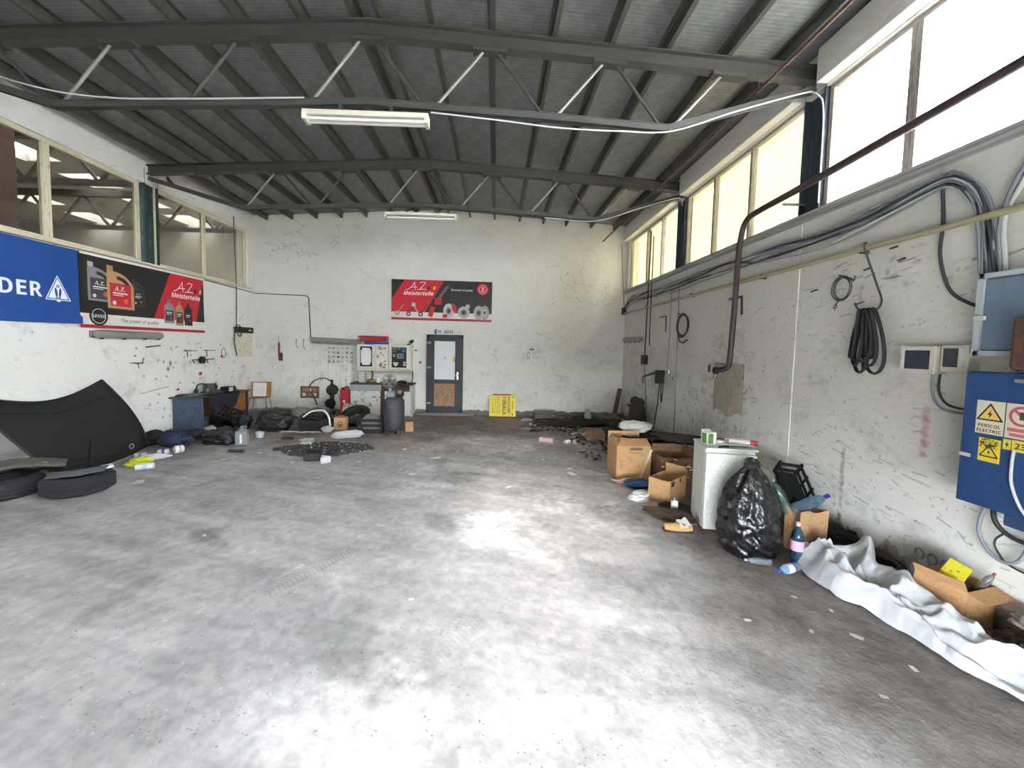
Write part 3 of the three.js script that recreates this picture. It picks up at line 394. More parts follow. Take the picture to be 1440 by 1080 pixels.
const stickerTex = (bg, cols, n) => ctex(256, 512, (g, w, h) => { g.fillStyle = bg; g.fillRect(0, 0, w, h); for (let i = 0; i < n; i++) { g.fillStyle = cols[(rnd() * cols.length) | 0]; const x = rr(0.05, 0.75) * w, y = rr(0.04, 0.9) * h, a = rr(24, 70), b = rr(18, 52); if (rnd() < 0.4) { g.beginPath(); g.ellipse(x + a / 2, y + b / 2, a / 2, b / 2, 0, 0, 7); g.fill(); } else g.fillRect(x, y, a, b); g.fillStyle = 'rgba(30,30,30,0.7)'; g.fillRect(x + 6, y + b * 0.4, a * 0.6, 5); } });
{
  const c = thing('hanging_cupboard', 'white wall cupboard with stickered doors left of the dark door', 'cupboard', [-2.745, 1.13, ZB]);
  M('body', [B(-0.67, 0.67, 0, 0.62, 0, 0.24), B(-0.68, 0.68, -0.025, 0.005, 0, 0.27)], MAT.cream, c);
  const dl = M('door', RB(-0.44, 0.32, 0.25, 0.44, 0.58, 0.025, 0.006), std(0xe9e5d8, 0.5), c); M('black_border', B(-0.58, -0.29, 0.075, 0.565, 0.262, 0.266), MAT.black, dl);
  M('white_print', shapeG([[-0.56, 0.17], [-0.53, 0.15], [-0.53, 0.11], [-0.34, 0.11], [-0.34, 0.15], [-0.31, 0.17], [-0.31, 0.47], [-0.34, 0.49], [-0.34, 0.53], [-0.53, 0.53], [-0.53, 0.49], [-0.56, 0.47]], 0.003).translate(0, 0, 0.267), std(0xfbfbf9, 0.5), dl);
  M('door', uvXYZ(RB(-0.06, 0.32, 0.25, 0.28, 0.6, 0.02, 0.004), (x, y) => [(x + 0.2) / 0.28, (y - 0.02) / 0.6]), std(0xffffff, 0.5, 0, { map: stickerTex('#ece9df', ['#c9822e', '#a33', '#bbb', '#888', '#3c3c3c', '#d9d9d0'], 26) }), c);
  const dr = M('door', RB(0.38, 0.32, 0.25, 0.5, 0.58, 0.025, 0.006), std(0xe9e5d8, 0.5), c);
  M('black_panel', uvXYZ(B(0.19, 0.55, 0.06, 0.56, 0.262, 0.267), (x, y) => [(x - 0.19) / 0.36, (y - 0.06) / 0.5]), std(0xffffff, 0.4, 0, { map: ctex(256, 360, (g, w, h) => { g.fillStyle = '#131416'; g.fillRect(0, 0, w, h); for (const [x, y, a, b, col] of [[14, 14, 66, 30, '#8c8c86'], [100, 10, 54, 40, '#7c6f5a'], [175, 20, 66, 70, '#2f64b4'], [10, 60, 76, 26, '#66665f'], [20, 120, 44, 50, '#9c9b95'], [90, 110, 120, 90, '#6f837f'], [200, 250, 44, 80, '#b9b4ae']]) { g.fillStyle = col; g.fillRect(x, y, a, b); g.fillStyle = '#202124'; g.fillRect(x + 6, y + b * 0.45, a * 0.7, 5); } g.fillStyle = '#e4e0c4'; g.beginPath(); g.moveTo(70, 340); g.bezierCurveTo(10, 300, 20, 262, 48, 262); g.bezierCurveTo(62, 262, 70, 275, 70, 280); g.bezierCurveTo(70, 275, 80, 262, 94, 262); g.bezierCurveTo(122, 262, 130, 300, 70, 340); g.fill(); }) }), dr);
  for (const x of [-0.26, 0.17]) M('knob', at(new THREE.SphereGeometry(0.013, 10, 8), x, 0.32, 0.275), MAT.chrome, c);
}
{ const t = thing('flat_toolbox', 'red over blue flat metal boxes lying on the wall cupboard', 'toolbox', [-3.02, 1.755, ZB + 0.13]); M('blue_tray', RB(0.06, 0.035, 0, 0.56, 0.065, 0.2, 0.01), MAT.blue, t); M('red_case', [RB(0.0, 0.12, 0, 0.66, 0.1, 0.22, 0.012), RB(-0.02, 0.185, 0, 0.7, 0.03, 0.23, 0.01)], MAT.red, t); M('handle', tube([[0.28, 0.08, 0.1], [0.28, 0.1, 0.14], [0.34, 0.1, 0.14], [0.34, 0.08, 0.1]], 0.008, 12), MAT.black, t); }
one('black_lamp', 'small black swivel lamp lying on the cupboard right end', 'lamp', [at(lathe([[0, 0], [0.05, 0.005], [0.03, 0.09], [0.012, 0.1]], 14), 0.04, 0.06, 0, 0, 0, -0.9), RB(0, 0.012, 0, 0.1, 0.022, 0.07, 0.008), cyl([0, 0.02, 0], [0.03, 0.08, 0], 0.01)], MAT.black, [-2.17, 1.752, ZB + 0.14]);
{
  const c = thing('workshop_counter', 'white panelled workshop counter with open shelf under the wall cupboard', 'counter', [-2.76, 0, ZB]);
  const dirty = std(0xffffff, 0.8, 0, { map: wearTex([0.85, 0.85, 0.82], [0.42, 0.42, 0.38], 8, 0.7, 0.55) });
  M('worktop', RB(0.01, 0.79, 0.24, 1.5, 0.035, 0.48, 0.008), MAT.woodDark, c); M('rail', B(-0.74, 0.0, 0.62, 0.77, 0.42, 0.45), std(0x9ea1a3, 0.5), c); M('rail', B(0.06, 0.68, 0.62, 0.76, 0.42, 0.45), std(0x49302a, 0.6), c);
  M('side_panel', B(-0.74, -0.71, 0, 0.77, 0, 0.44), dirty, c); M('side_panel', B(0.71, 0.74, 0, 0.77, 0, 0.46), dirty, c); M('front_panel', B(-0.71, -0.02, 0.02, 0.62, 0.4, 0.425), dirty, c); M('front_panel', B(0.08, 0.71, 0.02, 0.62, 0.4, 0.425), MAT.white, c); M('divider', B(-0.02, 0.08, 0, 0.77, 0.05, 0.43), MAT.woodDark, c);
  M('upright', tube([[-0.36, 0.81, 0.1], [-0.31, 0.95, 0.1], [-0.33, 1.12, 0.1]], 0.018, 12), MAT.steel, c); M('upright', tube([[0.66, 0.81, 0.1], [0.69, 0.95, 0.1], [0.68, 1.12, 0.1]], 0.014, 12), MAT.steel, c);
}
{ const t = thing('cardboard_stack', 'pale striped carton standing on the workshop counter left end', 'box', [-3.26, 0.81, ZB + 0.26]); M('carton', RB(0, 0.14, 0, 0.14, 0.28, 0.18, 0.006), std(0xb9b4a4, 0.8), t); for (let i = 0; i < 4; i++) M('stripe', BC(0, 0.06 + i * 0.055, 0.091, 0.125, 0.02, 0.003), std(0xe6e3da, 0.7), t); }
one('small_jar', 'small white jar on the workshop counter in the middle', 'jar', lathe([[0, 0], [0.045, 0], [0.047, 0.09], [0.038, 0.1], [0.038, 0.12], [0, 0.12]], 16), MAT.white, [-2.88, 0.81, ZB + 0.25]);
one('brown_rag', 'crumpled brown rag on the workshop counter', 'rag', lump(0.1, 0.09, 0.08, { seedv: 3 }), std(0x7d6a55, 0.95), [-3.06, 0.805, ZB + 0.27]);
one('black_rag', 'crumpled black rag on the workshop counter right end', 'rag', lump(0.12, 0.07, 0.08, { seedv: 5 }), MAT.blackMatte, [-2.3, 0.805, ZB + 0.26]);
{ const t = thing('red_metal_canister', 'narrow red metal canister with white star left of the counter', 'canister', [-3.63, 0, -9.78]); M('body', RB(0, 0.33, 0, 0.2, 0.62, 0.16, 0.02), MAT.red, t); M('cap', cyl([-0.06, 0.64, 0], [-0.06, 0.68, 0], 0.03, 12), MAT.black, t); M('handle', tube([[0.08, 0.64, 0], [0.06, 0.7, 0], [0, 0.7, 0], [-0.01, 0.64, 0]], 0.01, 12), MAT.black, t);
  const s = []; for (let i = 0; i < 10; i++) { const a = i * PI / 5 + PI / 2, r = i % 2 ? 0.02 : 0.045; s.push([Math.cos(a) * r, Math.sin(a) * r + 0.36]); } M('star_mark', shapeG(s, 0.003).translate(0, 0, 0.08), MAT.white, t); }
// papers and odd things fixed to the back and left walls
const printTex = (bg, ink, rows, cols) => ctex(256, 192, (g, w, h) => { g.fillStyle = bg; g.fillRect(0, 0, w, h); for (let r = 0; r < rows; r++) for (let c = 0; c < cols; c++) { g.fillStyle = ink[(rnd() * ink.length) | 0]; g.globalAlpha = rr(0.4, 0.9); g.fillRect((c + 0.2) * w / cols, (r + 0.2) * h / rows, rr(0.3, 0.65) * w / cols, rr(0.3, 0.6) * h / rows); } g.globalAlpha = 1; });
one('printed_chart', 'faded printed chart with small pictures on back wall', 'poster', grid(8, 4, (u, v) => [(u - 0.5) * 0.66, (v - 0.5) * 0.44, 0.006 + 0.008 * Math.sin(u * 7) * (1 - v)]), std(0xffffff, 0.7, 0, { map: printTex('#dcdcd2', ['#6d7470', '#a9918a', '#8f9b98', '#b3b3aa', '#43494a'], 4, 6) }), [-3.9, 1.46, ZB]);
{ const t = thing('wooden_board', 'small brown wooden board with sockets low on back wall', 'board', [-4.67, 0.51, ZB]); M('panel', RB(0, 0, 0.012, 0.46, 0.3, 0.024, 0.004), std(0xffffff, 0.8, 0, { map: wearTex([0.45, 0.31, 0.22], [0.6, 0.5, 0.4], 8, 0.6, 0.5) }), t); for (let i = 0; i < 6; i++) M('socket', RB(-0.13 + (i % 3) * 0.13, i < 3 ? 0.06 : -0.06, 0.03, 0.09, 0.08, 0.015, 0.006), i % 2 ? MAT.cream : std(0x9a7a58, 0.7), t); }
{ const t = thing('paper_calendar', 'wall calendar with black header on left wall near the corner', 'calendar', [XL + 0.02, 1.75, -9.7], PI / 2); M('header', RB(0, 0.27, 0.008, 0.72, 0.14, 0.012, 0.003), uvMat('#151515', '#ddd'), t); M('date_sheet', grid(8, 6, (u, v) => [(u - 0.5) * 0.66, -0.36 + v * 0.56, 0.004 + 0.015 * Math.sin(u * 4 + 1) * (1 - v)]), std(0xffffff, 0.8, 0, { map: printTex('#eae6cf', ['#c3b787', '#a89a6b', '#8c8468', '#d6cda4'], 12, 9) }), t); }
function uvMat(bg, fg) { return std(0xffffff, 0.6, 0, { map: ctex(256, 48, (g, w, h) => { g.fillStyle = bg; g.fillRect(0, 0, w, h); g.fillStyle = fg; g.fillRect(w * 0.72, h * 0.4, w * 0.18, h * 0.22); }) }); }
{ const t = thing('hanging_tool', 'red handled tool hanging from a nail on back wall', 'tool', [-5.42, 1.5, ZB]); M('handle', RB(0, 0.06, 0.02, 0.045, 0.36, 0.02, 0.008), MAT.red, t); M('blade', RB(0.04, -0.11, 0.02, 0.1, 0.2, 0.018, 0.006), std(0x3a2322, 0.6), t); M('nail', cyl([0, 0.27, 0], [0, 0.27, 0.05], 0.006, 6), MAT.steel, t); M('string', cyl([0, 0.24, 0.025], [0, 0.4, 0.02], 0.003, 5), MAT.cable, t); }
const hook = (label, p, wall, w, drop) => one('wire_hook', label, 'hook', wall === 'b' ? tube([[0, 0, 0], [0, 0, 0.05], [0, -drop * 0.8, 0.055], [w, -drop, 0.06]], 0.006, 14, 5, false, 0.1) : tube([[0, 0, 0], [0.05, 0, 0], [0.055, -drop, 0], [0.06, -drop, w]], 0.006, 14, 5, false, 0.1), MAT.steel, p);
hook('left one of two thin wire hooks right of red tool', [-4.98, 1.83, ZB], 'b', 0.06, 0.2); hook('right one of two thin wire hooks right of red tool', [-4.8, 1.83, ZB], 'b', 0.05, 0.24);
{ const t = thing('bracket_rail', 'thin steel rail with two hooks on left wall above desk', 'rail', [XL, 1.55, -8.1]); M('rail_rod', cyl([0.02, 0, 0.25], [0.02, 0, -0.1], 0.006, 6), MAT.steel, t); M('rail_rod', cyl([0.02, 0, -0.3], [0.02, 0, -0.62], 0.006, 6), MAT.steel, t); M('hook', tube([[0, 0, 0.2], [0.05, 0, 0.2], [0.05, -0.12, 0.2]], 0.007, 10), MAT.steel, t); M('hook', tube([[0, 0, -0.32], [0.05, 0, -0.32], [0.05, -0.12, -0.32]], 0.007, 10), MAT.steel, t); }
{ const t = thing('pulley_bracket', 'dark metal pulley on a bracket on left wall above desk', 'pulley', [XL, 1.36, -8.28]); M('wheel', at(lathe([[0, -0.02], [0.075, -0.02], [0.06, 0], [0.075, 0.02], [0, 0.02]], 18), 0.06, 0, 0, 0, 0, PI / 2), MAT.black, t); M('arm', [cyl([0.05, 0.01, 0.25], [0.05, 0.01, -0.35], 0.009, 6), cyl([0.05, 0.01, 0.25], [0.05, -0.06, 0.2], 0.008, 6), cyl([0.05, 0, -0.15], [0.05, -0.07, -0.17], 0.008, 6)], MAT.steel, t); M('pin', cyl([0, 0, 0], [0.1, 0, 0], 0.012, 8), MAT.steel, t); }
one('wire_loop', 'thin wire loop hanging on left wall below calendar', 'wire', at(tor(0.11, 0.005, 26, 5), 0.02, 0, 0, 0, PI / 2, 0, [0.6, 1, 1]), MAT.cable, [XL, 1.49, -8.98]);
one('small_bracket', 'small twisted wire bracket on left wall behind the car bonnet', 'bracket', [cyl([0.01, 0, 0.1], [0.03, -0.02, -0.1], 0.006, 6), cyl([0.02, 0, -0.02], [0.03, -0.09, -0.04], 0.006, 6), cyl([0.02, 0, 0.06], [0.03, 0.0, -0.14], 0.006, 6), cyl([0.03, -0.02, -0.1], [0.03, 0.08, -0.13], 0.006, 6)], MAT.steel, [XL, 1.36, -6.83]);
one('steel_peg', 'short steel peg on left wall under the strip light', 'peg', cyl([0, 0, 0.12], [0.05, 0.03, -0.12], 0.012, 6), MAT.steel, [XL, 1.62, -7.16]);
{ const t = thing('bell_push', 'small white oval bell push hanging on back wall right of door', 'bell', [0.84, 1.64, ZB]); M('plate', at(tor(0.05, 0.008, 22, 6), 0, -0.08, 0.012, 0, 0, 0, [0.7, 1.7, 1]), MAT.cableGrey, t); M('clip', RB(0.07, 0.07, 0.015, 0.12, 0.03, 0.03, 0.004), MAT.steel, t); }
{ const t = thing('yellow_sale_sign', 'yellow board printed REDUCERE FINALA leaning on back wall', 'sign', [0.2, 0.02, -9.88]); t.rotation.x = -0.14;
  M('board', uvXYZ(RB(0, 0.27, 0, 0.66, 0.52, 0.012, 0.003), (x, y) => [(x + 0.33) / 0.66, (y - 0.01) / 0.52]), std(0xffffff, 0.5, 0, { map: ctex(660, 520, (g, w, h) => { g.fillStyle = '#e9d32a'; g.fillRect(0, 0, w, h); g.save(); g.rotate(PI / 2); g.fillStyle = '#201f16'; g.font = 'bold 128px sans-serif'; g.fillText('FINALA', 24, -w + 335); g.font = 'bold 84px sans-serif'; g.fillText('REDUCERE', 24, -w + 205); g.font = 'bold 26px sans-serif'; g.fillStyle = '#5b5620'; for (let i = 0; i < 4; i++) for (let k = 0; k < 7; k++) g.fillRect(30 + k * 60, -w + 400 + i * 56, rr(16, 46), 16); g.fillStyle = '#201f16'; g.fillRect(30, -w + 60, 26, 36); g.fillRect(h - 80, -w + 70, 50, 26); g.fillStyle = '#8a8338'; g.fillRect(130, -w + 70, 220, 20); g.restore(); g.fillStyle = 'rgba(200,185,60,0.6)'; g.fillRect(0, 0, w, 10); }) }), t);
}
one('red_sign', 'red board with white curve behind the yellow sale sign', 'sign', uvXYZ(RB(0, 0.29, 0, 0.46, 0.56, 0.012, 0.003), (x, y) => [(x + 0.23) / 0.46, (y - 0.01) / 0.56]), std(0xffffff, 0.5, 0, { map: ctex(256, 310, (g, w, h) => { g.fillStyle = '#b01f2c'; g.fillRect(0, 0, w, h); g.fillStyle = '#e8e4dc'; g.beginPath(); g.moveTo(30, 34); g.quadraticCurveTo(w / 2, 62, w - 30, 34); g.quadraticCurveTo(w / 2, 90, 30, 34); g.fill(); }) }), [0.18, -0.008, -10.06]).rotation.x = -0.09;
// ---------- left side ----------
const bagBlack = phys({ color: 0x0e0f11, roughness: 0.42, clearcoat: 0.3, clearcoatRoughness: 0.3, bumpMap: rep(bumpCrinkle, 3, 3), bumpScale: 0.006 });
const bagGloss = phys({ color: 0x0b0c0f, roughness: 0.28, clearcoat: 0.5, clearcoatRoughness: 0.2, bumpMap: rep(bumpCrinkle, 2, 2), bumpScale: 0.01 });
const filmMat = phys({ color: 0xf4f6f7, roughness: 0.6, transmission: 0.4, thickness: 0 });
const plasticClear = phys({ color: 0xdfe6e8, roughness: 0.15, transmission: 0.85, thickness: 0, ior: 1.4 });
const cloth = (c) => std(c, 0.95, 0, { bumpMap: rep(bumpFine, 6, 6), bumpScale: 0.004 });
const board = std(0xffffff, 0.85, 0, { map: wearTex([0.72, 0.56, 0.39], [0.6, 0.45, 0.3], 8, 0.4, 0.55), bumpMap: bumpFine, bumpScale: 0.001 });
const boardDark = std(0xffffff, 0.9, 0, { map: wearTex([0.5, 0.37, 0.27], [0.38, 0.27, 0.2], 8, 0.6, 0.5) });
{ // car bonnet standing on its nose, inner side to the room, leaning on the left wall
  const t = thing('car_bonnet', 'black car bonnet leaning against the left wall, inner side showing', 'car bonnet');
  const L = (a, b, u) => a + (b - a) * u;
  const P = (u, v, lift = 0) => { // u 0 near .. 1 far, v 0 floor .. 1 wall
    const bz = L(-4.98, -6.62, u), bx = L(-5.33, -5.66, u) + 0.10 * Math.sin(u * PI), tz = L(-4.6, -6.17, u), ty = L(1.04, 1.1, u) - 0.19 * Math.pow(Math.sin(Math.pow(u, 1.15) * PI), 1.0), tx = -5.93;
    const w = Math.pow(v, 1.05), side = 0.12 * v * (1 - v) * 4 * (u - 0.5);
    return [L(bx, tx, w) + 0.07 * Math.sin(v * PI) + lift, 0.03 + ty * v, L(bz, tz, v) - side + 0.02 * Math.sin(v * PI)];
  };
  const bonMat = std(0x1b1c1a, 0.75, 0, { bumpMap: rep(bumpFine, 4, 4), bumpScale: 0.004 });
  M('panel', shell(40, 24, (u, v) => P(u, v), 0.012), bonMat, t);
  const edge = (f) => Array.from({ length: 17 }, (_, i) => f(i / 16));
  M('rim', tube(edge((s) => P(s, 1, 0.012)), 0.014, 40, 6), MAT.black, t); M('rim', tube(edge((s) => P(1, s, 0.012)), 0.014, 40, 6), MAT.black, t); M('rim', tube(edge((s) => P(0, s, 0.012)), 0.014, 40, 6), MAT.black, t); M('rim', tube(edge((s) => P(s, 0.005, 0.012)), 0.018, 40, 6), MAT.black, t);
  M('stiffening_rib', tube(edge((s) => P(L(0.1, 0.9, s), 0.84, 0.006)), 0.02, 40, 6), bonMat, t); M('stiffening_rib', tube(edge((s) => P(L(0.25, 0.45, s), L(0.05, 0.35, s), 0.006)), 0.018, 20, 6), bonMat, t); M('stiffening_rib', tube(edge((s) => P(L(0.08, 0.92, s), 0.12, 0.006)), 0.022, 40, 6), bonMat, t);
  const [ex, ey, ez] = P(0.72, 0.12); M('washer', at(tor(0.035, 0.01, 20, 6), ex + 0.05, ey, ez, 0, PI / 2, 0), MAT.cableGrey, t);
}
function tyre(name, label, x, z, y = 0, R = 0.31, w = 0.2, tilt = [0, 0, 0], grp) {
  const t = thing(name, label, 'tyre', [x, y, z], 0, grp), r = R - 0.014;
  const pr = [[R * 0.62, 0.02], [R * 0.66, 0], [R * 0.85, 0], [r, w * 0.14]];
  for (let i = 0; i < 5; i++) { const a = w * (0.16 + i * 0.14); pr.push([R, a], [R, a + w * 0.095], [r - 0.004, a + w * 0.1], [r - 0.004, a + w * 0.136]); }
  pr.push([r, w * 0.88], [R * 0.85, w], [R * 0.66, w], [R * 0.62, w - 0.02], [R * 0.64, w * 0.5], [R * 0.62, 0.02]);
  M('tread_body', at(lathe(pr, 56), 0, 0, 0, ...tilt), MAT.rubber, t);
  M('bead_ring', at(tor(R * 0.645, 0.012, 40, 6), 0, w - 0.01, 0, PI / 2 + tilt[0], 0, 0), MAT.black, t);
  return t;
}
tyre('car_tyre', 'worn car tyre lying flat in front of the car bonnet', -4.77, -4.66); tyre('car_tyre', 'worn car tyre at the left edge under a folded rubber flap', -5.42, -4.5);
{ const t = thing('rubber_flap', 'dusty folded rubber flap with pale strip lying on left tyre', 'rubber', [-5.43, 0.205, -4.62], 0.75); M('sheet', shell(24, 12, (u, v) => [(u - 0.5) * 0.78, 0.03 + 0.07 * Math.sin(u * PI) + 0.03 * Math.sin(v * PI) + 0.012 * fbm(u * 5, v * 4, 1), (v - 0.5) * 0.42 * (0.6 + 0.4 * Math.sin(u * PI))], 0.03), std(0x5c5a53, 0.9, 0, { bumpMap: bumpFine, bumpScale: 0.006 }), t); M('pale_strip', shell(16, 3, (u, v) => [(u - 0.5) * 0.5, 0.075 + 0.06 * Math.sin((u * 0.64 + 0.18) * PI), 0.06 + v * 0.05 + 0.02 * u], 0.006), std(0xc9c2ac, 0.8), t); }
one('foam_tray', 'white foam cup lid lying on the front tyre', 'lid', lathe([[0, 0.02], [0.05, 0.02], [0.06, 0], [0.066, 0.002], [0.055, 0.028], [0, 0.028]], 18), MAT.white, [-4.68, 0.2, -4.9]);
one('flat_inner_tube', 'grey flattened inner tube flap across the front tyre', 'rubber', shell(20, 8, (u, v) => [(u - 0.5) * 0.46, 0.012 + 0.02 * fbm(u * 4, v * 3, 7) + 0.015, (v - 0.5) * 0.26 + 0.05 * Math.sin(u * 4)], 0.008), std(0x6b6d70, 0.85), [-4.74, 0.2, -4.62], 0.6);
// litter by the bonnet
one('yellow_bag', 'crumpled yellow and white plastic bag beside the bonnet', 'plastic bag', lump(0.17, 0.11, 0.1, { seedv: 11, amp: 0.3 }), std(0xd3d42f, 0.5), [-4.95, 0, -5.65], 0.4);
one('white_bag', 'crumpled white plastic bag behind the yellow bag', 'plastic bag', lump(0.2, 0.08, 0.08, { seedv: 14, amp: 0.3 }), std(0xe8e8e4, 0.5), [-4.98, 0, -5.95], 0.5);
function can(label, p, turn, r, L, c1, c2) { const t = thing('drink_can', label, 'can', [p[0], r, p[1]], turn); M('body', at(lathe([[0, 0], [r * 0.8, 0], [r, 0.012], [r, L - 0.012], [r * 0.8, L], [0, L]], 18), 0, 0, 0, 0, 0, PI / 2), std(c1, 0.35, 0.3), t); M('end_ring', at(tor(r * 0.82, 0.004, 18, 5), -L, 0, 0, 0, PI / 2, 0), MAT.chrome, t); M('band', at(cyl([0, L * 0.35, 0], [0, L * 0.6, 0], r + 0.001, 18), 0, 0, 0, 0, 0, PI / 2), std(c2, 0.4), t); }
can('white tin can lying in front of the yellow bag', [-4.62, -5.5], 0.5, 0.045, 0.2, 0xd9dadb, 0xbfc4c8); can('blue and white can lying by the bonnet corner', [-4.98, -6.2], 0.5, 0.045, 0.14, 0xe4e6ea, 0x2b4fa0); can('white tin tipped over before the blue jacket', [-4.88, -6.35], 1.0, 0.06, 0.12, 0xe6e4dc, 0xb8b5a8); can('small white can behind the white bag', [-5.15, -6.0], 0.4, 0.04, 0.14, 0xe2e2e0, 0x9a9aa0);
one('dark_cloth_pile', 'brown black cloth heap at the foot of the bonnet', 'cloth', lump(0.15, 0.24, 0.16, { seedv: 21, amp: 0.2 }), cloth(0x26221f), [-5.73, 0, -6.84]);
one('denim_jacket', 'crumpled dark blue denim jacket on the floor before the desk', 'jacket', lump(0.29, 0.27, 0.2, { seedv: 25, amp: 0.28, freq: 3.4, crease: 0.9 }), cloth(0x27344a), [-5.28, 0, -6.72], 0);
one('dark_jumper', 'flattened dark grey jumper behind the denim jacket', 'jumper', lump(0.28, 0.2, 0.17, { seedv: 27, amp: 0.24 }), cloth(0x22242a), [-5.3, 0, -7.14], 0.1);
one('bin_bag', 'slack black bin bag lying between denim jacket and clear jug', 'bin bag', lump(0.31, 0.3, 0.21, { seedv: 31, amp: 0.26, freq: 3.6 }), bagBlack, [-4.67, 0, -6.92], 0);
{ const t = thing('plastic_jug', 'empty clear plastic canister on the floor before the desk', 'canister', [-4.25, 0, -6.8], 0.3); M('body', [RB(0, 0.13, 0, 0.19, 0.26, 0.15, 0.03, 3), lathe([[0.07, 0.25], [0.03, 0.31], [0.03, 0.33], [0, 0.33]], 14)], phys({ color: 0xb9bfc0, roughness: 0.3, transmission: 0.6, thickness: 0 }), t); M('handle', tube([[0.05, 0.26, 0], [0.06, 0.32, 0], [0.01, 0.33, 0]], 0.01, 12), MAT.cableGrey, t); M('label', BC(0, 0.13, 0.0765, 0.03, 0.15, 0.003), MAT.white, t); }
{ // desk
  const t = thing('desk', 'worn office desk with blue end panel and brown drawers', 'desk', [-5.68, 0, -8.2]), bl = std(0xffffff, 0.7, 0, { map: wearTex([0.27, 0.33, 0.4], [0.2, 0.24, 0.3], 8, 0.5, 0.5) }), br = std(0xffffff, 0.6, 0, { map: wearTex([0.58, 0.35, 0.16], [0.36, 0.2, 0.11], 8, 0.5, 0.52) });
  M('desktop', RB(0, 0.685, 0, 0.62, 0.03, 1.46, 0.006), std(0x4b4a47, 0.6), t);
  M('end_panel', B(-0.28, 0.27, 0, 0.67, 0.65, 0.68), bl, t); M('end_panel', B(-0.28, 0.27, 0, 0.67, -0.69, -0.66), MAT.woodDark, t); M('back_panel', B(-0.28, -0.26, 0.2, 0.67, -0.66, 0.65), br, t); M('modesty_panel', B(0.0, 0.02, 0.3, 0.67, -0.2, 0.64), br, t);
  M('drawer_box', B(-0.24, 0.22, 0.26, 0.665, -0.66, -0.2), br, t);
  for (let i = 0; i < 2; i++) { const d = M('drawer', RB(0.235, 0.56 - i * 0.19, -0.43, 0.022, 0.16, 0.42, 0.005), br, t); M('knob', at(new THREE.SphereGeometry(0.016, 8, 6), 0.255, 0.56 - i * 0.19, -0.43), MAT.chrome, d); }
  M('lower_cabinet', B(-0.24, 0.22, 0.02, 0.25, -0.66, -0.2), std(0x262a30, 0.7), t);
}
one('draped_cloth', 'dark navy cloth hanging over the front edge of the desk', 'cloth', shell(24, 16, (u, v) => { const z = (u - 0.5) * 0.85, d = v < 0.45 ? 0 : (v - 0.45) / 0.55; return [v < 0.45 ? -0.16 + v * 0.36 : 0.008 + 0.02 * Math.sin(u * 17) * d, 0.715 - d * (0.22 + 0.16 * Math.sin(u * 3.4)) + 0.008 * fbm(u * 6, v * 6, 2), z + 0.1 * d]; }, 0.006), cloth(0x1d1d2c), [-5.36, 0, -8.1]);
one('laptop_base', 'grey laptop lying on the desk near end', 'laptop', [RB(0, 0.012, 0, 0.26, 0.022, 0.36, 0.006), RB(0.0, 0.03, 0.0, 0.24, 0.008, 0.32, 0.003)], std(0x59615e, 0.5), [-5.7, 0.7, -7.75], 0.15);
one('black_folder', 'black folder at the wall side of the desk', 'folder', RB(0, 0.012, 0, 0.2, 0.024, 0.3, 0.005), MAT.black, [-5.88, 0.7, -7.68], 0.5);
{ const t = thing('ear_defenders', 'black ear defenders resting on the desk by the wall', 'ear defenders', [-5.8, 0.7, -8.05], 0.5); M('band', tube([[-0.09, 0.06, 0], [-0.07, 0.17, 0], [0, 0.2, 0], [0.07, 0.17, 0], [0.09, 0.06, 0]], 0.012, 20), MAT.black, t); M('cup', at(new THREE.SphereGeometry(0.055, 14, 10), -0.09, 0.056, 0, 0, 0, 0, [0.6, 1, 1]), MAT.black, t); M('cup', at(new THREE.SphereGeometry(0.055, 14, 10), 0.09, 0.056, 0, 0, 0, 0, [0.6, 1, 1]), MAT.cableGrey, t); }
{ const t = thing('desk_machine', 'small green grey machine standing on the desk by the wall', 'machine', [-5.82, 0.7, -8.3], 0.2); M('casing', RB(0, 0.09, 0, 0.2, 0.18, 0.14, 0.02), std(0x4e5954, 0.5), t); M('dial', at(cyl([0, 0, 0], [0.02, 0, 0], 0.05, 16), 0.1, 0.11, 0), MAT.black, t); M('foot_plate', RB(0, 0.01, 0, 0.26, 0.02, 0.2, 0.006), MAT.black, t); }
{ const t = thing('car_radio', 'black radio unit on the far end of the desk', 'radio', [-5.66, 0.7, -8.62], 0.1); M('casing', RB(0, 0.045, 0, 0.2, 0.09, 0.22, 0.006), MAT.black, t); M('front', BC(0.102, 0.045, 0, 0.004, 0.07, 0.19), std(0x33373a, 0.3), t); M('knob', cyl([0.1, 0.045, 0.07], [0.125, 0.045, 0.07], 0.014, 12), MAT.chrome, t); M('knob', cyl([0.1, 0.045, -0.07], [0.125, 0.045, -0.07], 0.014, 12), MAT.chrome, t); }
one('paint_tin', 'small cream tin beside the radio on the desk', 'tin', lathe([[0, 0], [0.04, 0], [0.04, 0.09], [0.036, 0.095], [0, 0.095]], 16), MAT.cream, [-5.5, 0.7, -8.46]);
one('desk_papers', 'loose greasy papers and rags in the middle of the desk', 'papers', lump(0.16, 0.07, 0.2, { seedv: 41, amp: 0.3 }), cloth(0x6b6459), [-5.6, 0.7, -8.12]);
{ const t = thing('car_bumper_grille', 'black slatted plastic car grille wedged under the desk', 'car grille', [-5.3, 0.2, -8.0], 1.25); t.rotation.x = -0.5; M('frame', [RB(0, 0.26, 0, 0.62, 0.03, 0.05, 0.01), RB(0, 0.02, 0, 0.56, 0.03, 0.05, 0.01), RB(-0.29, 0.14, 0, 0.03, 0.26, 0.05, 0.01), RB(0.29, 0.14, 0, 0.03, 0.26, 0.05, 0.01)], MAT.black, t); for (let i = 0; i < 6; i++) M('slat', at(BC(0, 0, 0, 0.02, 0.26, 0.04), -0.22 + i * 0.088, 0.14, 0, 0, 0, -0.35), MAT.black, t); }
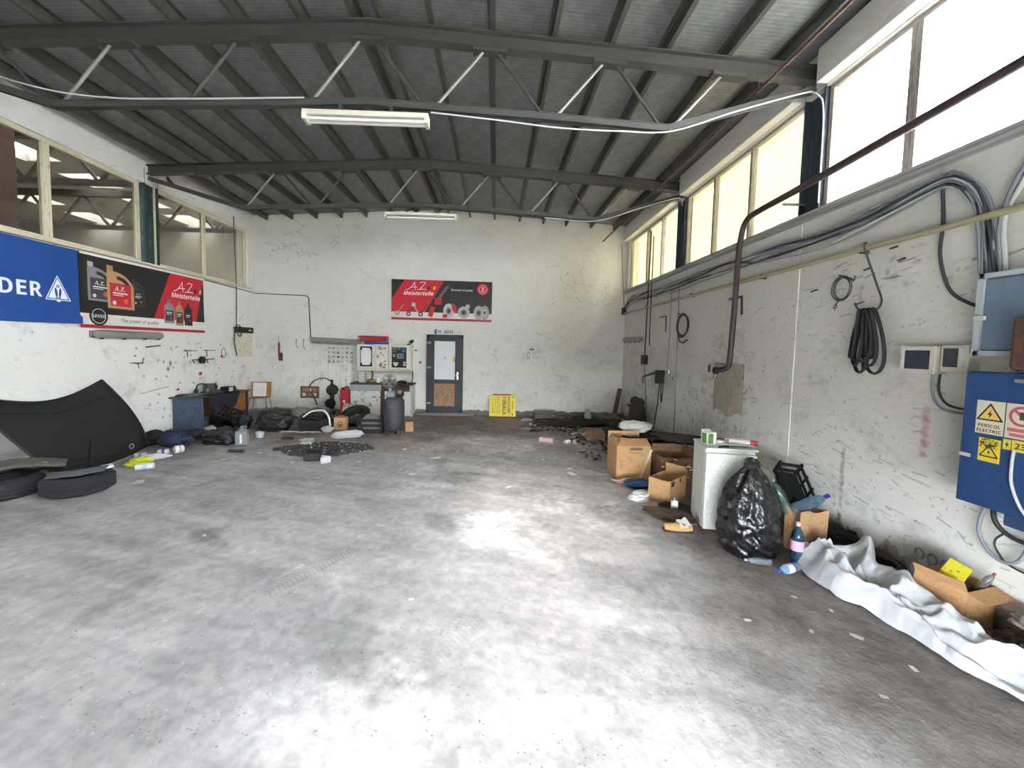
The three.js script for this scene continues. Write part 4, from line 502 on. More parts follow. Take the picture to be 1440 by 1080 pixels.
one('white_carrier_bag', 'crumpled white carrier bag under the desk', 'plastic bag', lump(0.12, 0.17, 0.12, { seedv: 44, amp: 0.3 }), filmMat, [-5.36, 0, -7.62]);
one('junk_heap_under_desk', 'dark heap of car parts and rags under the desk', 'heap', lump(0.24, 0.24, 0.34, { seedv: 47, amp: 0.3, freq: 5 }), cloth(0x1c1b1b), [-5.28, 0, -8.35]);
one('cable_tangle', 'tangle of black cables before the desk drawers', 'cables', tube(Array.from({ length: 40 }, (_, i) => [Math.cos(i * 1.9) * rr(0.08, 0.26), 0.02 + rr(0, 0.1), Math.sin(i * 1.7) * rr(0.08, 0.22)]), 0.011, 240, 5), MAT.black, [-4.78, 0, -8.72]);
{ // chair
  const t = thing('stacking_chair', 'plywood stacking chair with white board on its seat by the wall', 'chair', [-5.62, 0, -9.68], 0.25);
  M('seat', RB(0, 0.43, 0, 0.4, 0.02, 0.38, 0.008), MAT.wood, t); M('backrest', shell(14, 8, (u, v) => [(u - 0.5) * 0.42, 0.45 + v * 0.33, -0.17 - 0.05 * v + 0.05 * Math.pow(2 * (u - 0.5), 2)], 0.014), MAT.wood, t);
  for (const [sx, sz] of [[-1, -1], [1, -1], [-1, 1], [1, 1]]) M('leg', tube([[sx * 0.16, 0.42, sz * 0.14], [sx * 0.19, 0.25, sz * 0.17], [sx * 0.21, 0.0, sz * 0.2]], 0.012, 12), MAT.cableGrey, t);
}
one('white_board_sheet', 'white plastic sheet leaning on the plywood chair back', 'sheet', RB(0, 0.17, 0, 0.29, 0.33, 0.012, 0.004), MAT.white, [-5.62, 0.442, -9.67], 0.25).rotation.x = -0.1;
// black bags and rubbish along the back left
one('bin_bag', 'big slumped black bin bag on the floor before the plywood chair', 'bin bag', lump(0.4, 0.46, 0.34, { seedv: 51, amp: 0.22, freq: 3 }), bagBlack, [-4.4, 0, -8.1]);
one('bin_bag', 'small black bin bag leaning on the big slumped one', 'bin bag', lump(0.2, 0.32, 0.17, { seedv: 53, amp: 0.25, freq: 3 }), bagBlack, [-5.01, 0, -7.98]);
one('bin_bag', 'low black bin bag on top of the back left tyre', 'bin bag', lump(0.33, 0.2, 0.28, { seedv: 57, amp: 0.25, freq: 3.4 }), bagBlack, [-3.66, 0.202, -8.3]);
tyre('car_tyre', 'black car tyre lying under a bin bag beside the small carton', -3.68, -8.3, 0, 0.34, 0.2);
one('white_hose', 'white plastic hose arching over the bag by the carton', 'hose', tube([[-0.25, 0.2, 0.1], [-0.12, 0.3, 0], [0.1, 0.32, 0], [0.24, 0.22, 0.08], [0.3, 0.05, 0.14]], 0.018, 30, 8), MAT.white, [-3.5, 0.1, -7.98]);
one('cable_coil', 'loose pale cable loops on the floor before the bin bags', 'cable', tube(Array.from({ length: 34 }, (_, i) => [-0.3 + i * 0.02 + Math.cos(i * 0.9) * 0.14, 0.012 + 0.01 * (i % 3) + 0.05 * Math.max(0, Math.sin(i * 0.9)), Math.sin(i * 0.9) * 0.11]), 0.009, 220, 5), std(0xb8aea8, 0.7), [-3.72, 0, -7.72]);
one('clear_bag', 'crumpled clear plastic bag beside the pale cable loops', 'plastic bag', lump(0.12, 0.13, 0.1, { seedv: 61, amp: 0.3 }), filmMat, [-3.3, 0, -7.95]);
{ const t = thing('carton_box', 'small brown carton with black round mark before the red canister', 'box', [-3.13, 0, -8.2], 0.1); M('body', RB(0, 0.13, 0, 0.24, 0.25, 0.16, 0.004), board, t); for (const [x, s] of [[-0.06, 0.3], [0.06, -0.3]]) M('flap', at(BC(0, 0, 0, 0.115, 0.004, 0.15), x, 0.265, 0, 0, 0, s), board, t); M('round_mark', at(tor(0.05, 0.006, 24, 4), 0, 0.12, 0.082), MAT.black, t); M('arrow_mark', shapeG([[-0.03, 0.09], [0.03, 0.09], [0, 0.14]], 0.002).translate(0, 0, 0.081), MAT.black, t); }
one('beige_box', 'tilted beige printed box behind the small carton', 'box', at(RB(0, 0.16, 0, 0.24, 0.3, 0.14, 0.006), 0, 0, 0, 0, 0, -0.25), std(0xffffff, 0.7, 0, { map: printTex('#b7a988', ['#e6e2d6', '#5d4b38', '#2c2a28'], 3, 3) }), [-3.45, 0.05, -9.35], 0.2);
tyre('car_tyre', 'black tyre tipped against the rubbish before the workshop counter', -3.02, -8.8, 0.1, 0.31, 0.2).rotation.set(0.45, 0, 0.1);
{ const t = thing('black_crate', 'black plastic crate full of rubble beside the grey cylinder', 'crate', [-2.45, 0, -8.0], 0.05); M('base', RB(0, 0.015, 0, 0.46, 0.02, 0.3, 0.005), MAT.black, t); for (const s of [-1, 1]) { for (let i = 0; i < 3; i++) M('side_slat', RB(0, 0.06 + i * 0.1, s * 0.15, 0.46, 0.06, 0.014, 0.004), MAT.black, t); for (let i = 0; i < 3; i++) M('end_slat', RB(s * 0.23, 0.06 + i * 0.1, 0, 0.014, 0.06, 0.3, 0.004), MAT.black, t); for (const q of [-1, 1]) M('corner_post', RB(s * 0.225, 0.15, q * 0.145, 0.03, 0.3, 0.03, 0.006), MAT.black, t); } }
one('rubble_sack', 'pale dusty lump of rubble filling the black crate', 'rubble', lump(0.2, 0.36, 0.13, { seedv: 67, amp: 0.24 }), cloth(0x8f877c), [-2.45, 0.025, -8.0]);
one('air_bag_film', 'long bundle of clear plastic wrap on the floor beside the crate', 'plastic wrap', at(lump(0.3, 0.14, 0.11, { seedv: 71, amp: 0.2 }), 0, 0, 0, 0, 0.35, 0), filmMat, [-2.74, 0, -7.5]);
{ // vertical tank with fan
  const t = thing('compressor_tank', 'grey vertical compressor tank with ribs and pump on top', 'tank', [-1.94, 0, -7.75]), gm = std(0xffffff, 0.6, 0.2, { map: wearTex([0.25, 0.25, 0.26], [0.34, 0.33, 0.32], 8, 0.5, 0.5) });
  M('cylinder', lathe([[0, 0.1], [0.12, 0.1], [0.19, 0.14], [0.195, 0.3], [0.203, 0.31], [0.195, 0.32], [0.195, 0.52], [0.203, 0.53], [0.195, 0.54], [0.19, 0.68], [0.14, 0.75], [0, 0.77]], 30), gm, t);
  for (let i = 0; i < 3; i++) M('leg', RB(Math.cos(i * 2.1 + 0.5) * 0.14, 0.06, Math.sin(i * 2.1 + 0.5) * 0.14, 0.04, 0.12, 0.05, 0.006), gm, t);
  M('pump_head', [RB(-0.05, 0.8, 0.02, 0.16, 0.1, 0.12, 0.015), cyl([-0.08, 0.84, 0.02], [-0.08, 0.91, 0.02], 0.035, 12), cyl([0.0, 0.84, 0.02], [0.0, 0.88, 0.02], 0.03, 12)], MAT.cableGrey, t); M('motor', at(cyl([0, 0, 0], [0.12, 0, 0], 0.06, 16), 0.06, 0.82, 0.02), MAT.black, t); M('pressure_gauge', at(cyl([0, 0, 0], [0, 0, 0.03], 0.04, 16), 0.13, 0.86, 0.1), MAT.chrome, t);
}
{ const t = thing('desk_fan', 'round wire cage desk fan standing on the grey tank', 'fan', [-2.07, 0.84, -7.88], 0.25), y = 0.2; M('stand', [cyl([0, -0.02, -0.05], [0, y, -0.06], 0.015, 8), lathe([[0, -0.09], [0.09, -0.09], [0.085, -0.075], [0, -0.06]], 18)], MAT.cableGrey, t); M('motor_housing', at(lathe([[0, 0], [0.05, 0.01], [0.05, 0.08], [0.02, 0.11], [0, 0.11]], 16), 0, y, -0.03, -PI / 2, 0, 0), MAT.steel, t);
  for (let i = 0; i < 4; i++) M('blade', at(shell(6, 4, (u, v) => [0.02 + u * 0.1, (v - 0.5) * 0.07 * (0.5 + u), (v - 0.5) * 0.03], 0.002), 0, y, 0.01, 0, 0, i * PI / 2), MAT.steelLight, t);
  const cage = []; for (const [R, z] of [[0.145, 0.0], [0.13, 0.04], [0.1, 0.055], [0.06, 0.06], [0.03, 0.062], [0.13, -0.03]]) cage.push(at(tor(R, 0.0028, 32, 5), 0, y, z)); for (let i = 0; i < 20; i++) { const a = i * PI / 10, c = Math.cos(a), s = Math.sin(a); cage.push(tube([[c * 0.03, y + s * 0.03, 0.062], [c * 0.1, y + s * 0.1, 0.055], [c * 0.145, y + s * 0.145, 0], [c * 0.12, y + s * 0.12, -0.035]], 0.002, 8, 4)); } M('wire_cage', cage, MAT.steelLight, t); }
one('carton_scrap', 'torn cardboard scrap on the floor right of the grey tank', 'cardboard', at(BC(0, 0, 0, 0.16, 0.2, 0.006), 0, 0.1, 0, -0.3, 0.4, 0.1), board, [-1.72, 0, -8.1]);
// hanging and standing black machine parts against the back wall
{ const t = thing('engine_part', 'black drive belt assembly standing against the back wall', 'car part', [-3.97, 0, -9.85]); M('upper_wheel', at(lathe([[0, -0.05], [0.13, -0.05], [0.1, 0], [0.13, 0.05], [0, 0.05]], 18), 0.02, 0.62, 0.05, PI / 2, 0, 0), MAT.black, t); M('lower_wheel', at(lathe([[0, -0.05], [0.11, -0.05], [0.08, 0], [0.11, 0.05], [0, 0.05]], 18), -0.02, 0.3, 0.08, PI / 2, 0, 0), MAT.blackMatte, t); M('bracket', [RB(0, 0.46, 0.02, 0.09, 0.6, 0.05, 0.01), RB(0, 0.05, 0.05, 0.14, 0.1, 0.14, 0.02), RB(0, 0.8, 0.02, 0.05, 0.14, 0.04, 0.01)], MAT.black, t); M('hose', tube([[0, 0.82, 0.02], [-0.2, 0.9, 0.0], [-0.45, 0.82, 0.0], [-0.56, 0.62, 0.02], [-0.45, 0.48, 0.02], [-0.36, 0.24, 0.02]], 0.014, 40), MAT.black, t); M('cord', tube([[0.08, 0.66, 0.03], [0.2, 0.4, 0.05], [0.26, 0.1, 0.08]], 0.01, 20), MAT.cableGrey, t); }
one('cloth_heap', 'pale grey cloth heap at the back wall behind the bags', 'cloth', lump(0.26, 0.24, 0.2, { seedv: 73, amp: 0.24 }), cloth(0x9a9690), [-4.55, 0, -9.55]);
one('maroon_rag', 'dark maroon rag heap beside the pale cloth at back wall', 'cloth', lump(0.24, 0.24, 0.18, { seedv: 77, amp: 0.28, freq: 5 }), cloth(0x2f2126), [-4.1, 0, -9.3]);
one('orange_rag', 'small rust orange rag on the floor behind the big bin bag', 'cloth', lump(0.16, 0.14, 0.12, { seedv: 79, amp: 0.28 }), cloth(0x8a4a30), [-4.95, 0, -9.4]);
one('flat_carton', 'flat pale cardboard sheet under the heaps at back left', 'cardboard', at(BC(0, 0.01, 0, 0.7, 0.012, 0.5), 0, 0, 0, 0, 0.3, 0), std(0xb4ad9c, 0.9), [-5.0, 0, -9.15]);
one('plastic_board', 'grey plastic board lying behind the tyre with bag', 'panel', at(RB(0, 0.03, 0, 0.6, 0.03, 0.35, 0.01), 0, 0.06, 0, 0.2, 0.2, 0.05), std(0x4b4d50, 0.6), [-3.55, 0, -8.95]);
// gravel heap
{
  const geo = new THREE.IcosahedronGeometry(1, 0), N = 2600, im = new THREE.InstancedMesh(geo, std(0xffffff, 0.9), N), m = new THREE.Matrix4(), q = new THREE.Quaternion(), c = new THREE.Color();
  for (let i = 0; i < N; i++) { const a = rr(0, 2 * PI), r = Math.sqrt(rnd()), edge = 0.8 + 0.35 * fbm(Math.cos(a) * 1.5, Math.sin(a) * 1.5, 4), x = Math.cos(a) * r * 0.86 * edge, z = Math.sin(a) * r * 0.52 * edge, s = rr(0.008, 0.026), y = Math.max(0, 0.05 * (1 - r * r)) * (0.6 + 0.8 * rnd()); q.setFromEuler(new THREE.Euler(rr(0, 6), rr(0, 6), rr(0, 6))); m.compose(V(x, y + s * 0.5, z), q, V(s, s * rr(0.5, 1), s * rr(0.7, 1.3))); im.setMatrixAt(i, m); const k = rnd(); k < 0.89 ? c.setRGB(0.02 + 0.05 * rnd(), 0.02 + 0.047 * rnd(), 0.02 + 0.045 * rnd()) : k < 0.978 ? c.setRGB(0.22, 0.2, 0.18) : c.setRGB(0.75, 0.74, 0.7); im.setColorAt(i, c); }
  im.name = 'gravel_heap'; im.position.set(-2.8, 0, -6.62); im.rotation.y = 0.12; sh(im); im.userData = { kind: 'stuff', label: 'heap of dark gravel and broken bits on the floor', category: 'gravel' }; scene.add(im);
}
{ const t = thing('plastic_housing', 'small black plastic housing at the front of the gravel heap', 'housing', [-2.7, 0, -5.98], 0.2); M('body', RB(0, 0.07, 0, 0.24, 0.13, 0.16, 0.03), MAT.black, t); M('lid', RB(0.01, 0.14, 0, 0.2, 0.03, 0.13, 0.012), MAT.blackMatte, t); }
one('clear_cup', 'crushed clear plastic cup in front of the gravel heap', 'cup', at(lathe([[0, 0], [0.05, 0], [0.065, 0.11], [0.06, 0.11], [0.046, 0.008], [0, 0.008]], 14), 0, 0.05, 0, 0.9, 0.4, 0.9), filmMat, [-2.4, 0.01, -5.85]);
one('crumpled_paper', 'crumpled white paper on the left part of gravel heap', 'paper', lump(0.13, 0.07, 0.08, { seedv: 83, amp: 0.34, freq: 4 }), MAT.white, [-3.14, 0.03, -6.75]);
one('green_bottle', 'pale green bottle lying at the back of the gravel heap', 'bottle', at(lathe([[0, 0], [0.035, 0], [0.035, 0.14], [0.012, 0.19], [0.012, 0.23], [0, 0.23]], 14), 0, 0.04, 0, 0, 0, PI / 2), std(0xb4c2ae, 0.4), [-3.2, 0, -7.12], 0.2);
one('plastic_tub', 'small clear tub on the floor beside the slumped bin bag', 'tub', lathe([[0, 0], [0.06, 0], [0.075, 0.1], [0.07, 0.1], [0.055, 0.008], [0, 0.008]], 16), filmMat, [-4.3, 0, -7.4]);
one('black_offcut', 'short black plastic offcut lying left of gravel heap', 'offcut', RB(0, 0.02, 0, 0.2, 0.035, 0.07, 0.012), MAT.black, [-3.75, 0, -7.3], 0.1);
one('steel_torch', 'dark tube with bright end on the floor left of gravel', 'tube', [at(cyl([-0.13, 0.03, 0], [0.06, 0.03, 0], 0.028, 12), 0, 0, 0), at(cyl([0.06, 0.032, 0], [0.11, 0.032, 0], 0.032, 12, 0.03), 0, 0, 0)], std(0x56585a, 0.4, 0.4), [-4.05, 0, -6.35], -0.1);
// ---------- right side floor ----------
function openBox(name, label, pos, turn, w, h, d, mat, flaps, marks) {
  const t = thing(name, label, 'box', pos, turn), k = 0.005;
  M('bottom', B(-w / 2, w / 2, 0, k, -d / 2, d / 2), mat, t);
  const fs = M('side', B(-w / 2, w / 2, 0, h, d / 2 - k, d / 2), mat, t); M('side', B(-w / 2, w / 2, 0, h, -d / 2, -d / 2 + k), mat, t); M('side', B(-w / 2, -w / 2 + k, 0, h, -d / 2 + k, d / 2 - k), mat, t); M('side', B(w / 2 - k, w / 2, 0, h, -d / 2 + k, d / 2 - k), mat, t);
  for (const [s, ang, len] of flaps) { // s: f b l r, angle from upright, outward positive
    const g = s === 'f' || s === 'b' ? B(-w / 2 + k, w / 2 - k, 0, len, 0, k * 0.7) : B(0, k * 0.7, 0, len, -d / 2 + k, d / 2 - k);
    M('flap', s === 'f' ? at(g, 0, h, d / 2 - k, ang, 0, 0) : s === 'b' ? at(g, 0, h, -d / 2, -ang, 0, 0) : s === 'l' ? at(g, -w / 2, h, 0, 0, 0, ang) : at(g, w / 2 - k, h, 0, 0, 0, -ang), mat, t);
  }
  if (marks) marks(fs); return t;
}
openBox('cardboard_box', 'largest open cardboard box, clean brown, standing nearest the back wall', [1.9, 0, -5.52], 0.02, 0.47, 0.46, 0.42, board, [['f', -1.15, 0.17], ['b', 0.2, 0.12], ['l', -0.5, 0.1]], (t) => { M('print', BC(0.03, 0.42, 0.2115, 0.17, 0.035, 0.002), std(0x6d5a45, 0.8), t); M('print_line', BC(0.03, 0.37, 0.2115, 0.19, 0.008, 0.002), std(0x6d5a45, 0.8), t); M('tape', at(BC(0, 0, 0, 0.03, 0.42, 0.002), 0.17, 0.22, 0.2115, 0, 0, -0.35), std(0xd3c3a8, 0.25), t); });
openBox('cardboard_box', 'stained brown cardboard box with white paint spots behind the fridge', [2.42, 0, -5.3], -0.03, 0.42, 0.36, 0.36, boardDark, [['b', 0.1, 0.1], ['r', 0.2, 0.12]], (t) => { for (let i = 0; i < 16; i++) M('paint_spot', at(cyl([0, 0, 0], [0, 0, 0.002], rr(0.004, 0.012), 8), rr(-0.2, 0.2), rr(0.05, 0.34), 0.181, 0, 0, 0, [rr(0.8, 2.4), 1, 1]), MAT.white, t); M('hand_hole', shapeG(Array.from({ length: 14 }, (_, i) => { const a = i / 13 * PI; return [0.02 + Math.cos(a) * 0.06, 0.22 + Math.sin(a) * 0.035]; }), 0.002).translate(0, 0, 0.1805), std(0x2a1d15, 0.9), t); M('logo', RB(0.03, 0.12, 0.181, 0.07, 0.07, 0.002, 0.001), std(0x4a3a33, 0.8), t); });
openBox('cardboard_box', 'low open cardboard box with dark smudges in front of stained box', [2.09, 0, -4.66], 0.71, 0.42, 0.27, 0.26, board, [['r', -0.1, 0.1], ['f', 0.9, 0.08]], (t) => { M('smudge', RB(-0.14, 0.23, 0.131, 0.08, 0.06, 0.002, 0.001), MAT.blackMatte, t); M('smudge', RB(0.05, 0.24, 0.131, 0.03, 0.05, 0.002, 0.001), MAT.blackMatte, t); });
one('black_blanket', 'black blanket spread across the tops of the cardboard boxes', 'blanket', shell(30, 16, (u, v) => [(u - 0.5) * 1.5, 0.53 + 0.05 * fbm(u * 6, v * 4, 9) - 0.16 * Math.pow(u, 2) - 0.04 * v, -0.25 + (v - 0.5) * 0.4 + 0.06 * Math.sin(u * 5)], 0.02), cloth(0x17181b), [2.42, 0, -5.72], 0);
one('junk_pile', 'dark heap of bags and rags against the right wall behind boxes', 'heap', lump(0.36, 0.4, 0.62, { seedv: 91, amp: 0.22, freq: 4 }), bagBlack, [2.88, 0, -6.75]);
one('white_bag', 'knotted white plastic bag on top of the black blanket', 'plastic bag', lump(0.27, 0.17, 0.16, { seedv: 93, amp: 0.22, freq: 3 }), std(0xdcdad3, 0.7, 0, { bumpMap: bumpCrinkle, bumpScale: 0.015 }), [2.15, 0.52, -6.0], 0.1);
one('grey_mat', 'rolled grey brown mat lying over stained box and wall heap', 'mat', at(lump(0.45, 0.13, 0.17, { seedv: 95, amp: 0.16 }), 0, 0, 0, 0, -0.6, 0), cloth(0x3a342f), [2.72, 0.42, -5.75]);
// litter in front of the boxes
one('white_rag', 'bright white crumpled plastic rag on the floor by the boxes', 'rag', lump(0.17, 0.09, 0.13, { seedv: 97, amp: 0.34, freq: 3 }), std(0xf2f4f5, 0.5), [1.74, 0, -4.62], 0.5);
one('blue_cloth', 'blue cloth lying between the largest and the low box', 'cloth', lump(0.2, 0.1, 0.1, { seedv: 99, amp: 0.26 }), cloth(0x29486b), [1.87, 0.02, -4.98], -0.2);
one('orange_wire', 'tangle of pale orange wire in front of largest box', 'wire', tube(Array.from({ length: 24 }, (_, i) => [-0.14 + i * 0.012 + Math.cos(i * 1.3) * 0.06, 0.02 + 0.05 * Math.abs(Math.sin(i * 0.8)), Math.sin(i * 1.3) * 0.05]), 0.008, 140, 5), std(0xc7a488, 0.7), [1.72, 0, -5.12]);
one('brown_sacking', 'brown torn sacking on the floor before the low box', 'sacking', lump(0.3, 0.1, 0.13, { seedv: 101, amp: 0.3, freq: 4 }), cloth(0x5b4636), [1.86, 0, -4.08], -0.75);
one('dark_sacking', 'flat dark brown sacking beside the fridge foot', 'sacking', lump(0.2, 0.05, 0.2, { seedv: 103, amp: 0.3, freq: 4 }), cloth(0x3a2d24), [2.05, 0, -4.28]);
{ const t = thing('old_shoe', 'tan leather shoe with white paper inside near the fridge', 'shoe', [1.82, 0, -3.78], -0.15); M('sole', at(RB(0, 0.012, 0, 0.28, 0.024, 0.09, 0.012), 0, 0, 0), std(0x3b2a1d, 0.8), t); M('upper', shell(18, 12, (u, v) => { const a = (v - 0.5) * PI, x = (u - 0.5) * 0.26, r = 0.043 * Math.sqrt(Math.sin(clamp(u * 0.94 + 0.05) * PI) + 0.12); return [x, 0.022 + Math.cos(a) * (0.045 + 0.03 * u) * (u > 0.5 ? 0.8 : 1), Math.sin(a) * r]; }, 0.006), std(0xb08a55, 0.7), t); M('paper_lining', at(grid(6, 4, (u, v) => [(u - 0.5) * 0.1, 0.01 * Math.sin(u * 9), (v - 0.5) * 0.12]), 0.05, 0.085, 0, 0.3, 0.2, 0.3), MAT.white, t); }
one('paper_wad', 'torn white paper sheet by the tan shoe', 'paper', shell(8, 6, (u, v) => [(u - 0.5) * 0.2, 0.02 + 0.03 * Math.abs(fbm(u * 4, v * 4, 3)) * 2, (v - 0.5) * 0.1], 0.003), MAT.white, [1.95, 0, -3.9], 0.3);
{ const t = thing('white_bottle', 'small white plastic bottle standing at the fridge side', 'bottle', [1.98, 0, -4.22]); M('body', RB(0, 0.07, 0, 0.07, 0.14, 0.05, 0.015), MAT.white, t); M('cap', cyl([0, 0.14, 0], [0, 0.17, 0], 0.016, 12), MAT.cableGrey, t); }
{ // fridge
  const t = thing('small_fridge', 'small dented white fridge standing before the right wall', 'fridge', [2.33, 0, -3.94], -0.18), fm = std(0xffffff, 0.45, 0, { map: wearTex([0.88, 0.89, 0.86], [0.8, 0.8, 0.75], 8, 0.3, 0.6) });
  M('cabinet', RB(0, 0.42, -0.02, 0.46, 0.8, 0.36, 0.012), fm, t); const dr = M('door', RB(0, 0.4, 0.18, 0.46, 0.76, 0.035, 0.012), fm, t); M('top_panel', RB(0, 0.825, 0, 0.475, 0.022, 0.41, 0.006), std(0xd9d9d4, 0.5), t); M('kick_plate', B(-0.21, 0.21, 0.0, 0.03, -0.18, 0.17), MAT.black, t); M('badge', RB(0.15, 0.74, 0.199, 0.08, 0.014, 0.004, 0.002), std(0xc5bfae, 0.4), dr); M('rust_patch', shapeG([[-0.05, 0.03], [0.06, 0.03], [0.07, 0.06], [0.03, 0.09], [-0.01, 0.08], [-0.05, 0.12]], 0.001).rotateY(-PI / 2).translate(-0.2305, 0, 0.03), std(0x7b7a74, 0.9), t);
}
{ const t = thing('bulb_box', 'green and white carton at the left end of fridge top', 'box', [2.17, 0.836, -3.95], 0.2); M('carton', RB(0, 0.06, 0, 0.1, 0.12, 0.1, 0.003), MAT.white, t); M('green_panel', BC(-0.015, 0.06, 0.0505, 0.06, 0.1, 0.002), std(0x4f7d3c, 0.6), t); M('green_panel', BC(-0.0505, 0.06, 0, 0.002, 0.1, 0.06), std(0x4f7d3c, 0.6), t); M('open_flap', at(BC(0, 0, 0, 0.1, 0.003, 0.05), 0, 0.125, -0.03, 0.5, 0, 0), MAT.white, t); }
{ const t = thing('spray_tin', 'short brown topped tin beside the green carton on fridge', 'tin', [2.265, 0.836, -3.9]); M('body', cyl([0, 0, 0], [0, 0.05, 0], 0.035, 14), MAT.white, t); M('lid', cyl([0, 0.05, 0], [0, 0.065, 0], 0.038, 14), std(0x6b2f28, 0.5), t); }
one('newspaper', 'folded grey printed newspaper on top of fridge', 'newspaper', shell(10, 8, (u, v) => [(u - 0.5) * 0.3, 0.012 + 0.012 * fbm(u * 4, v * 4, 5) + 0.006, (v - 0.5) * 0.24], 0.008), std(0xffffff, 0.8, 0, { map: printTex('#d9d9d6', ['#8c8f94', '#b0b2b6', '#6f7276'], 10, 5) }), [2.39, 0.838, -3.9], -0.2);
{ const t = thing('paper_roll', 'red ended cardboard tube lying on fridge top', 'tube', [2.45, 0.885, -3.83], -0.6); M('tube_body', cyl([-0.12, 0, 0], [0.12, 0, 0], 0.026, 14), std(0xcfc6c2, 0.6), t); M('red_end', cyl([0.06, 0, 0], [0.125, 0, 0], 0.0265, 14), std(0x9a3b3b, 0.6), t); }
one('black_pen', 'black pen at the front edge of fridge top', 'pen', cyl([-0.06, 0, 0], [0.06, 0, 0], 0.006, 8), MAT.black, [2.23, 0.844, -3.78], 0.2);
one('white_stick', 'thin white stick lying across the newspaper on the fridge', 'stick', cyl([-0.17, 0, 0], [0.17, 0.012, 0], 0.006, 8), MAT.white, [2.36, 0.875, -3.99], -0.25);
{ // tied rubbish bag
  const t = thing('rubbish_bag', 'full shiny black rubbish bag tied at the top before the fridge', 'rubbish bag', [2.28, 0, -3.42]);
  const g = new THREE.SphereGeometry(1, 96, 64), p = g.attributes.position;
  for (let i = 0; i < p.count; i++) { let x = p.getX(i), y = p.getY(i), z = p.getZ(i); const a = Math.atan2(z, x), up = sstep(0.1, 1, y), prof = y > -0.3 ? Math.pow(1 - Math.pow((y + 0.3) / 1.3, 1.9), 0.7) : Math.pow(1 - Math.pow(-y, 4), 0.4), n = Math.hypot(x, z) || 1, fold = 0.1 * up * Math.sin(a * 9 + 3 * fbm(x, y, z)) + 0.07 * (1 - 3 * Math.abs(perlin.noise(x * 2.4 + 3, y * 4.6, z * 2.4))) + 0.045 * (1 - 3 * Math.abs(perlin.noise(x * 5 + 1, y * 8.5 + 3 * x, z * 5))) + 0.1 * fbm(x * 1.3, y * 1.5, z * 1.3 + 9); const R = Math.max(0.06, prof * (0.93 + fold)); p.setXYZ(i, x / n * R * 0.265 * (n < 1e-3 ? 0 : 1), (Math.max(y, -0.8) + 0.8) / 1.8 * 0.79, z / n * R * 0.24); }
  g.computeVertexNormals(); M('bag_body', g, bagGloss, t);
  M('knot', at(lump(0.075, 0.1, 0.07, { seedv: 107, amp: 0.3, freq: 4, n: 32, m: 20 }), 0.0, 0.75, 0), bagGloss, t);
  for (const s of [-1, 1]) M('tie_ear', at(shell(8, 6, (u, v) => [u * 0.13, 0.03 * Math.sin(u * 6) - 0.06 * u, (v - 0.5) * 0.09 * (0.4 + u)], 0.003), 0.0, 0.79, 0, 0, s > 0 ? 0.3 : 2.8, -0.35), bagGloss, t);
}
function petBottle(label, pos, rot, s, tint, labelCol, capCol) {
  const t = thing('plastic_bottle', label, 'bottle', pos); t.rotation.set(...rot); t.scale.setScalar(s);
  const bd = M('body', lathe([[0, 0], [0.04, 0.0], [0.046, 0.02], [0.046, 0.08], [0.044, 0.1], [0.046, 0.12], [0.046, 0.2], [0.036, 0.25], [0.016, 0.29], [0.014, 0.31], [0, 0.31]], 20), phys({ color: tint, roughness: 0.12, transmission: 0.8, thickness: 0, ior: 1.4 }), t);
  if (labelCol) M('label', cyl([0, 0.11, 0], [0, 0.19, 0], 0.0472, 20), std(labelCol, 0.6), bd); M('cap', cyl([0, 0.305, 0], [0, 0.335, 0], 0.017, 12), std(capCol, 0.5), t);
}
petBottle('blue green bottle with pink label standing before the paper bag', [2.575, 0, -3.22], [0, 0, 0], 1.05, 0x4f7f9a, 0xd7a3b4, 0xe0b8b0);
petBottle('clear bottle with blue cap lying on the floor before rubbish bag', [2.48, 0.048, -3.08], [0, 0.35, PI / 2], 0.75, 0xb9d3e6, 0xdfe9f0, 0x2b3f9a);
petBottle('crushed clear bottle lying at the rubbish bag foot', [2.3, 0.045, -3.14], [0, -0.2, PI / 2], 0.6, 0xc6ced2, null, 0xbfc4c8);
{ const t = thing('paper_bag', 'upright brown paper bag holding empty bottles by the rubbish bag', 'paper bag', [2.8, 0, -3.42], 0.1), pb = std(0xffffff, 0.85, 0, { map: wearTex([0.68, 0.54, 0.4], [0.58, 0.45, 0.32], 8, 0.5, 0.5) }); const f = (sz) => shell(10, 12, (u, v) => [(u - 0.5) * (0.26 + 0.02 * v), v * (0.39 + 0.008 * Math.sin(u * 8)), sz * (0.075 + 0.012 * fbm(u * 3, v * 3, sz) + 0.01 * v)], 0.003); M('front', f(1), pb, t); M('back', f(-1), pb, t); for (const s of [-1, 1]) M('gusset', shell(6, 10, (u, v) => [s * (0.13 + 0.01 * v - 0.03 * Math.sin(u * PI)), v * 0.39, (u - 0.5) * 0.16], 0.003), pb, t); M('base', BC(0, 0.003, 0, 0.25, 0.005, 0.15), pb, t); }
petBottle('large clear bottle with blue cap poking right out of paper bag', [2.68, 0.36, -3.44], [0.15, 0.1, -1.2], 1.1, 0x9fc0d4, null, 0x2a2f8a);
petBottle('green tinted bottle poking up from the paper bag beside black bag', [2.7, 0.3, -3.5], [-0.25, 0, 0.35], 1.0, 0x8fb0a8, null, 0x9aa0a4);
petBottle('clear bottle lying in the dark rubbish right of paper bag', [3.02, 0.12, -3.2], [0.1, 0.4, 1.3], 0.9, 0xa9b4ba, null, 0x24262c);
one('junk_pile', 'dark heap of cables and parts along wall right of paper bag', 'heap', lump(0.14, 0.24, 0.3, { seedv: 111, amp: 0.28, freq: 6 }), cloth(0x1f1e1f), [3.1, 0, -3.42]);
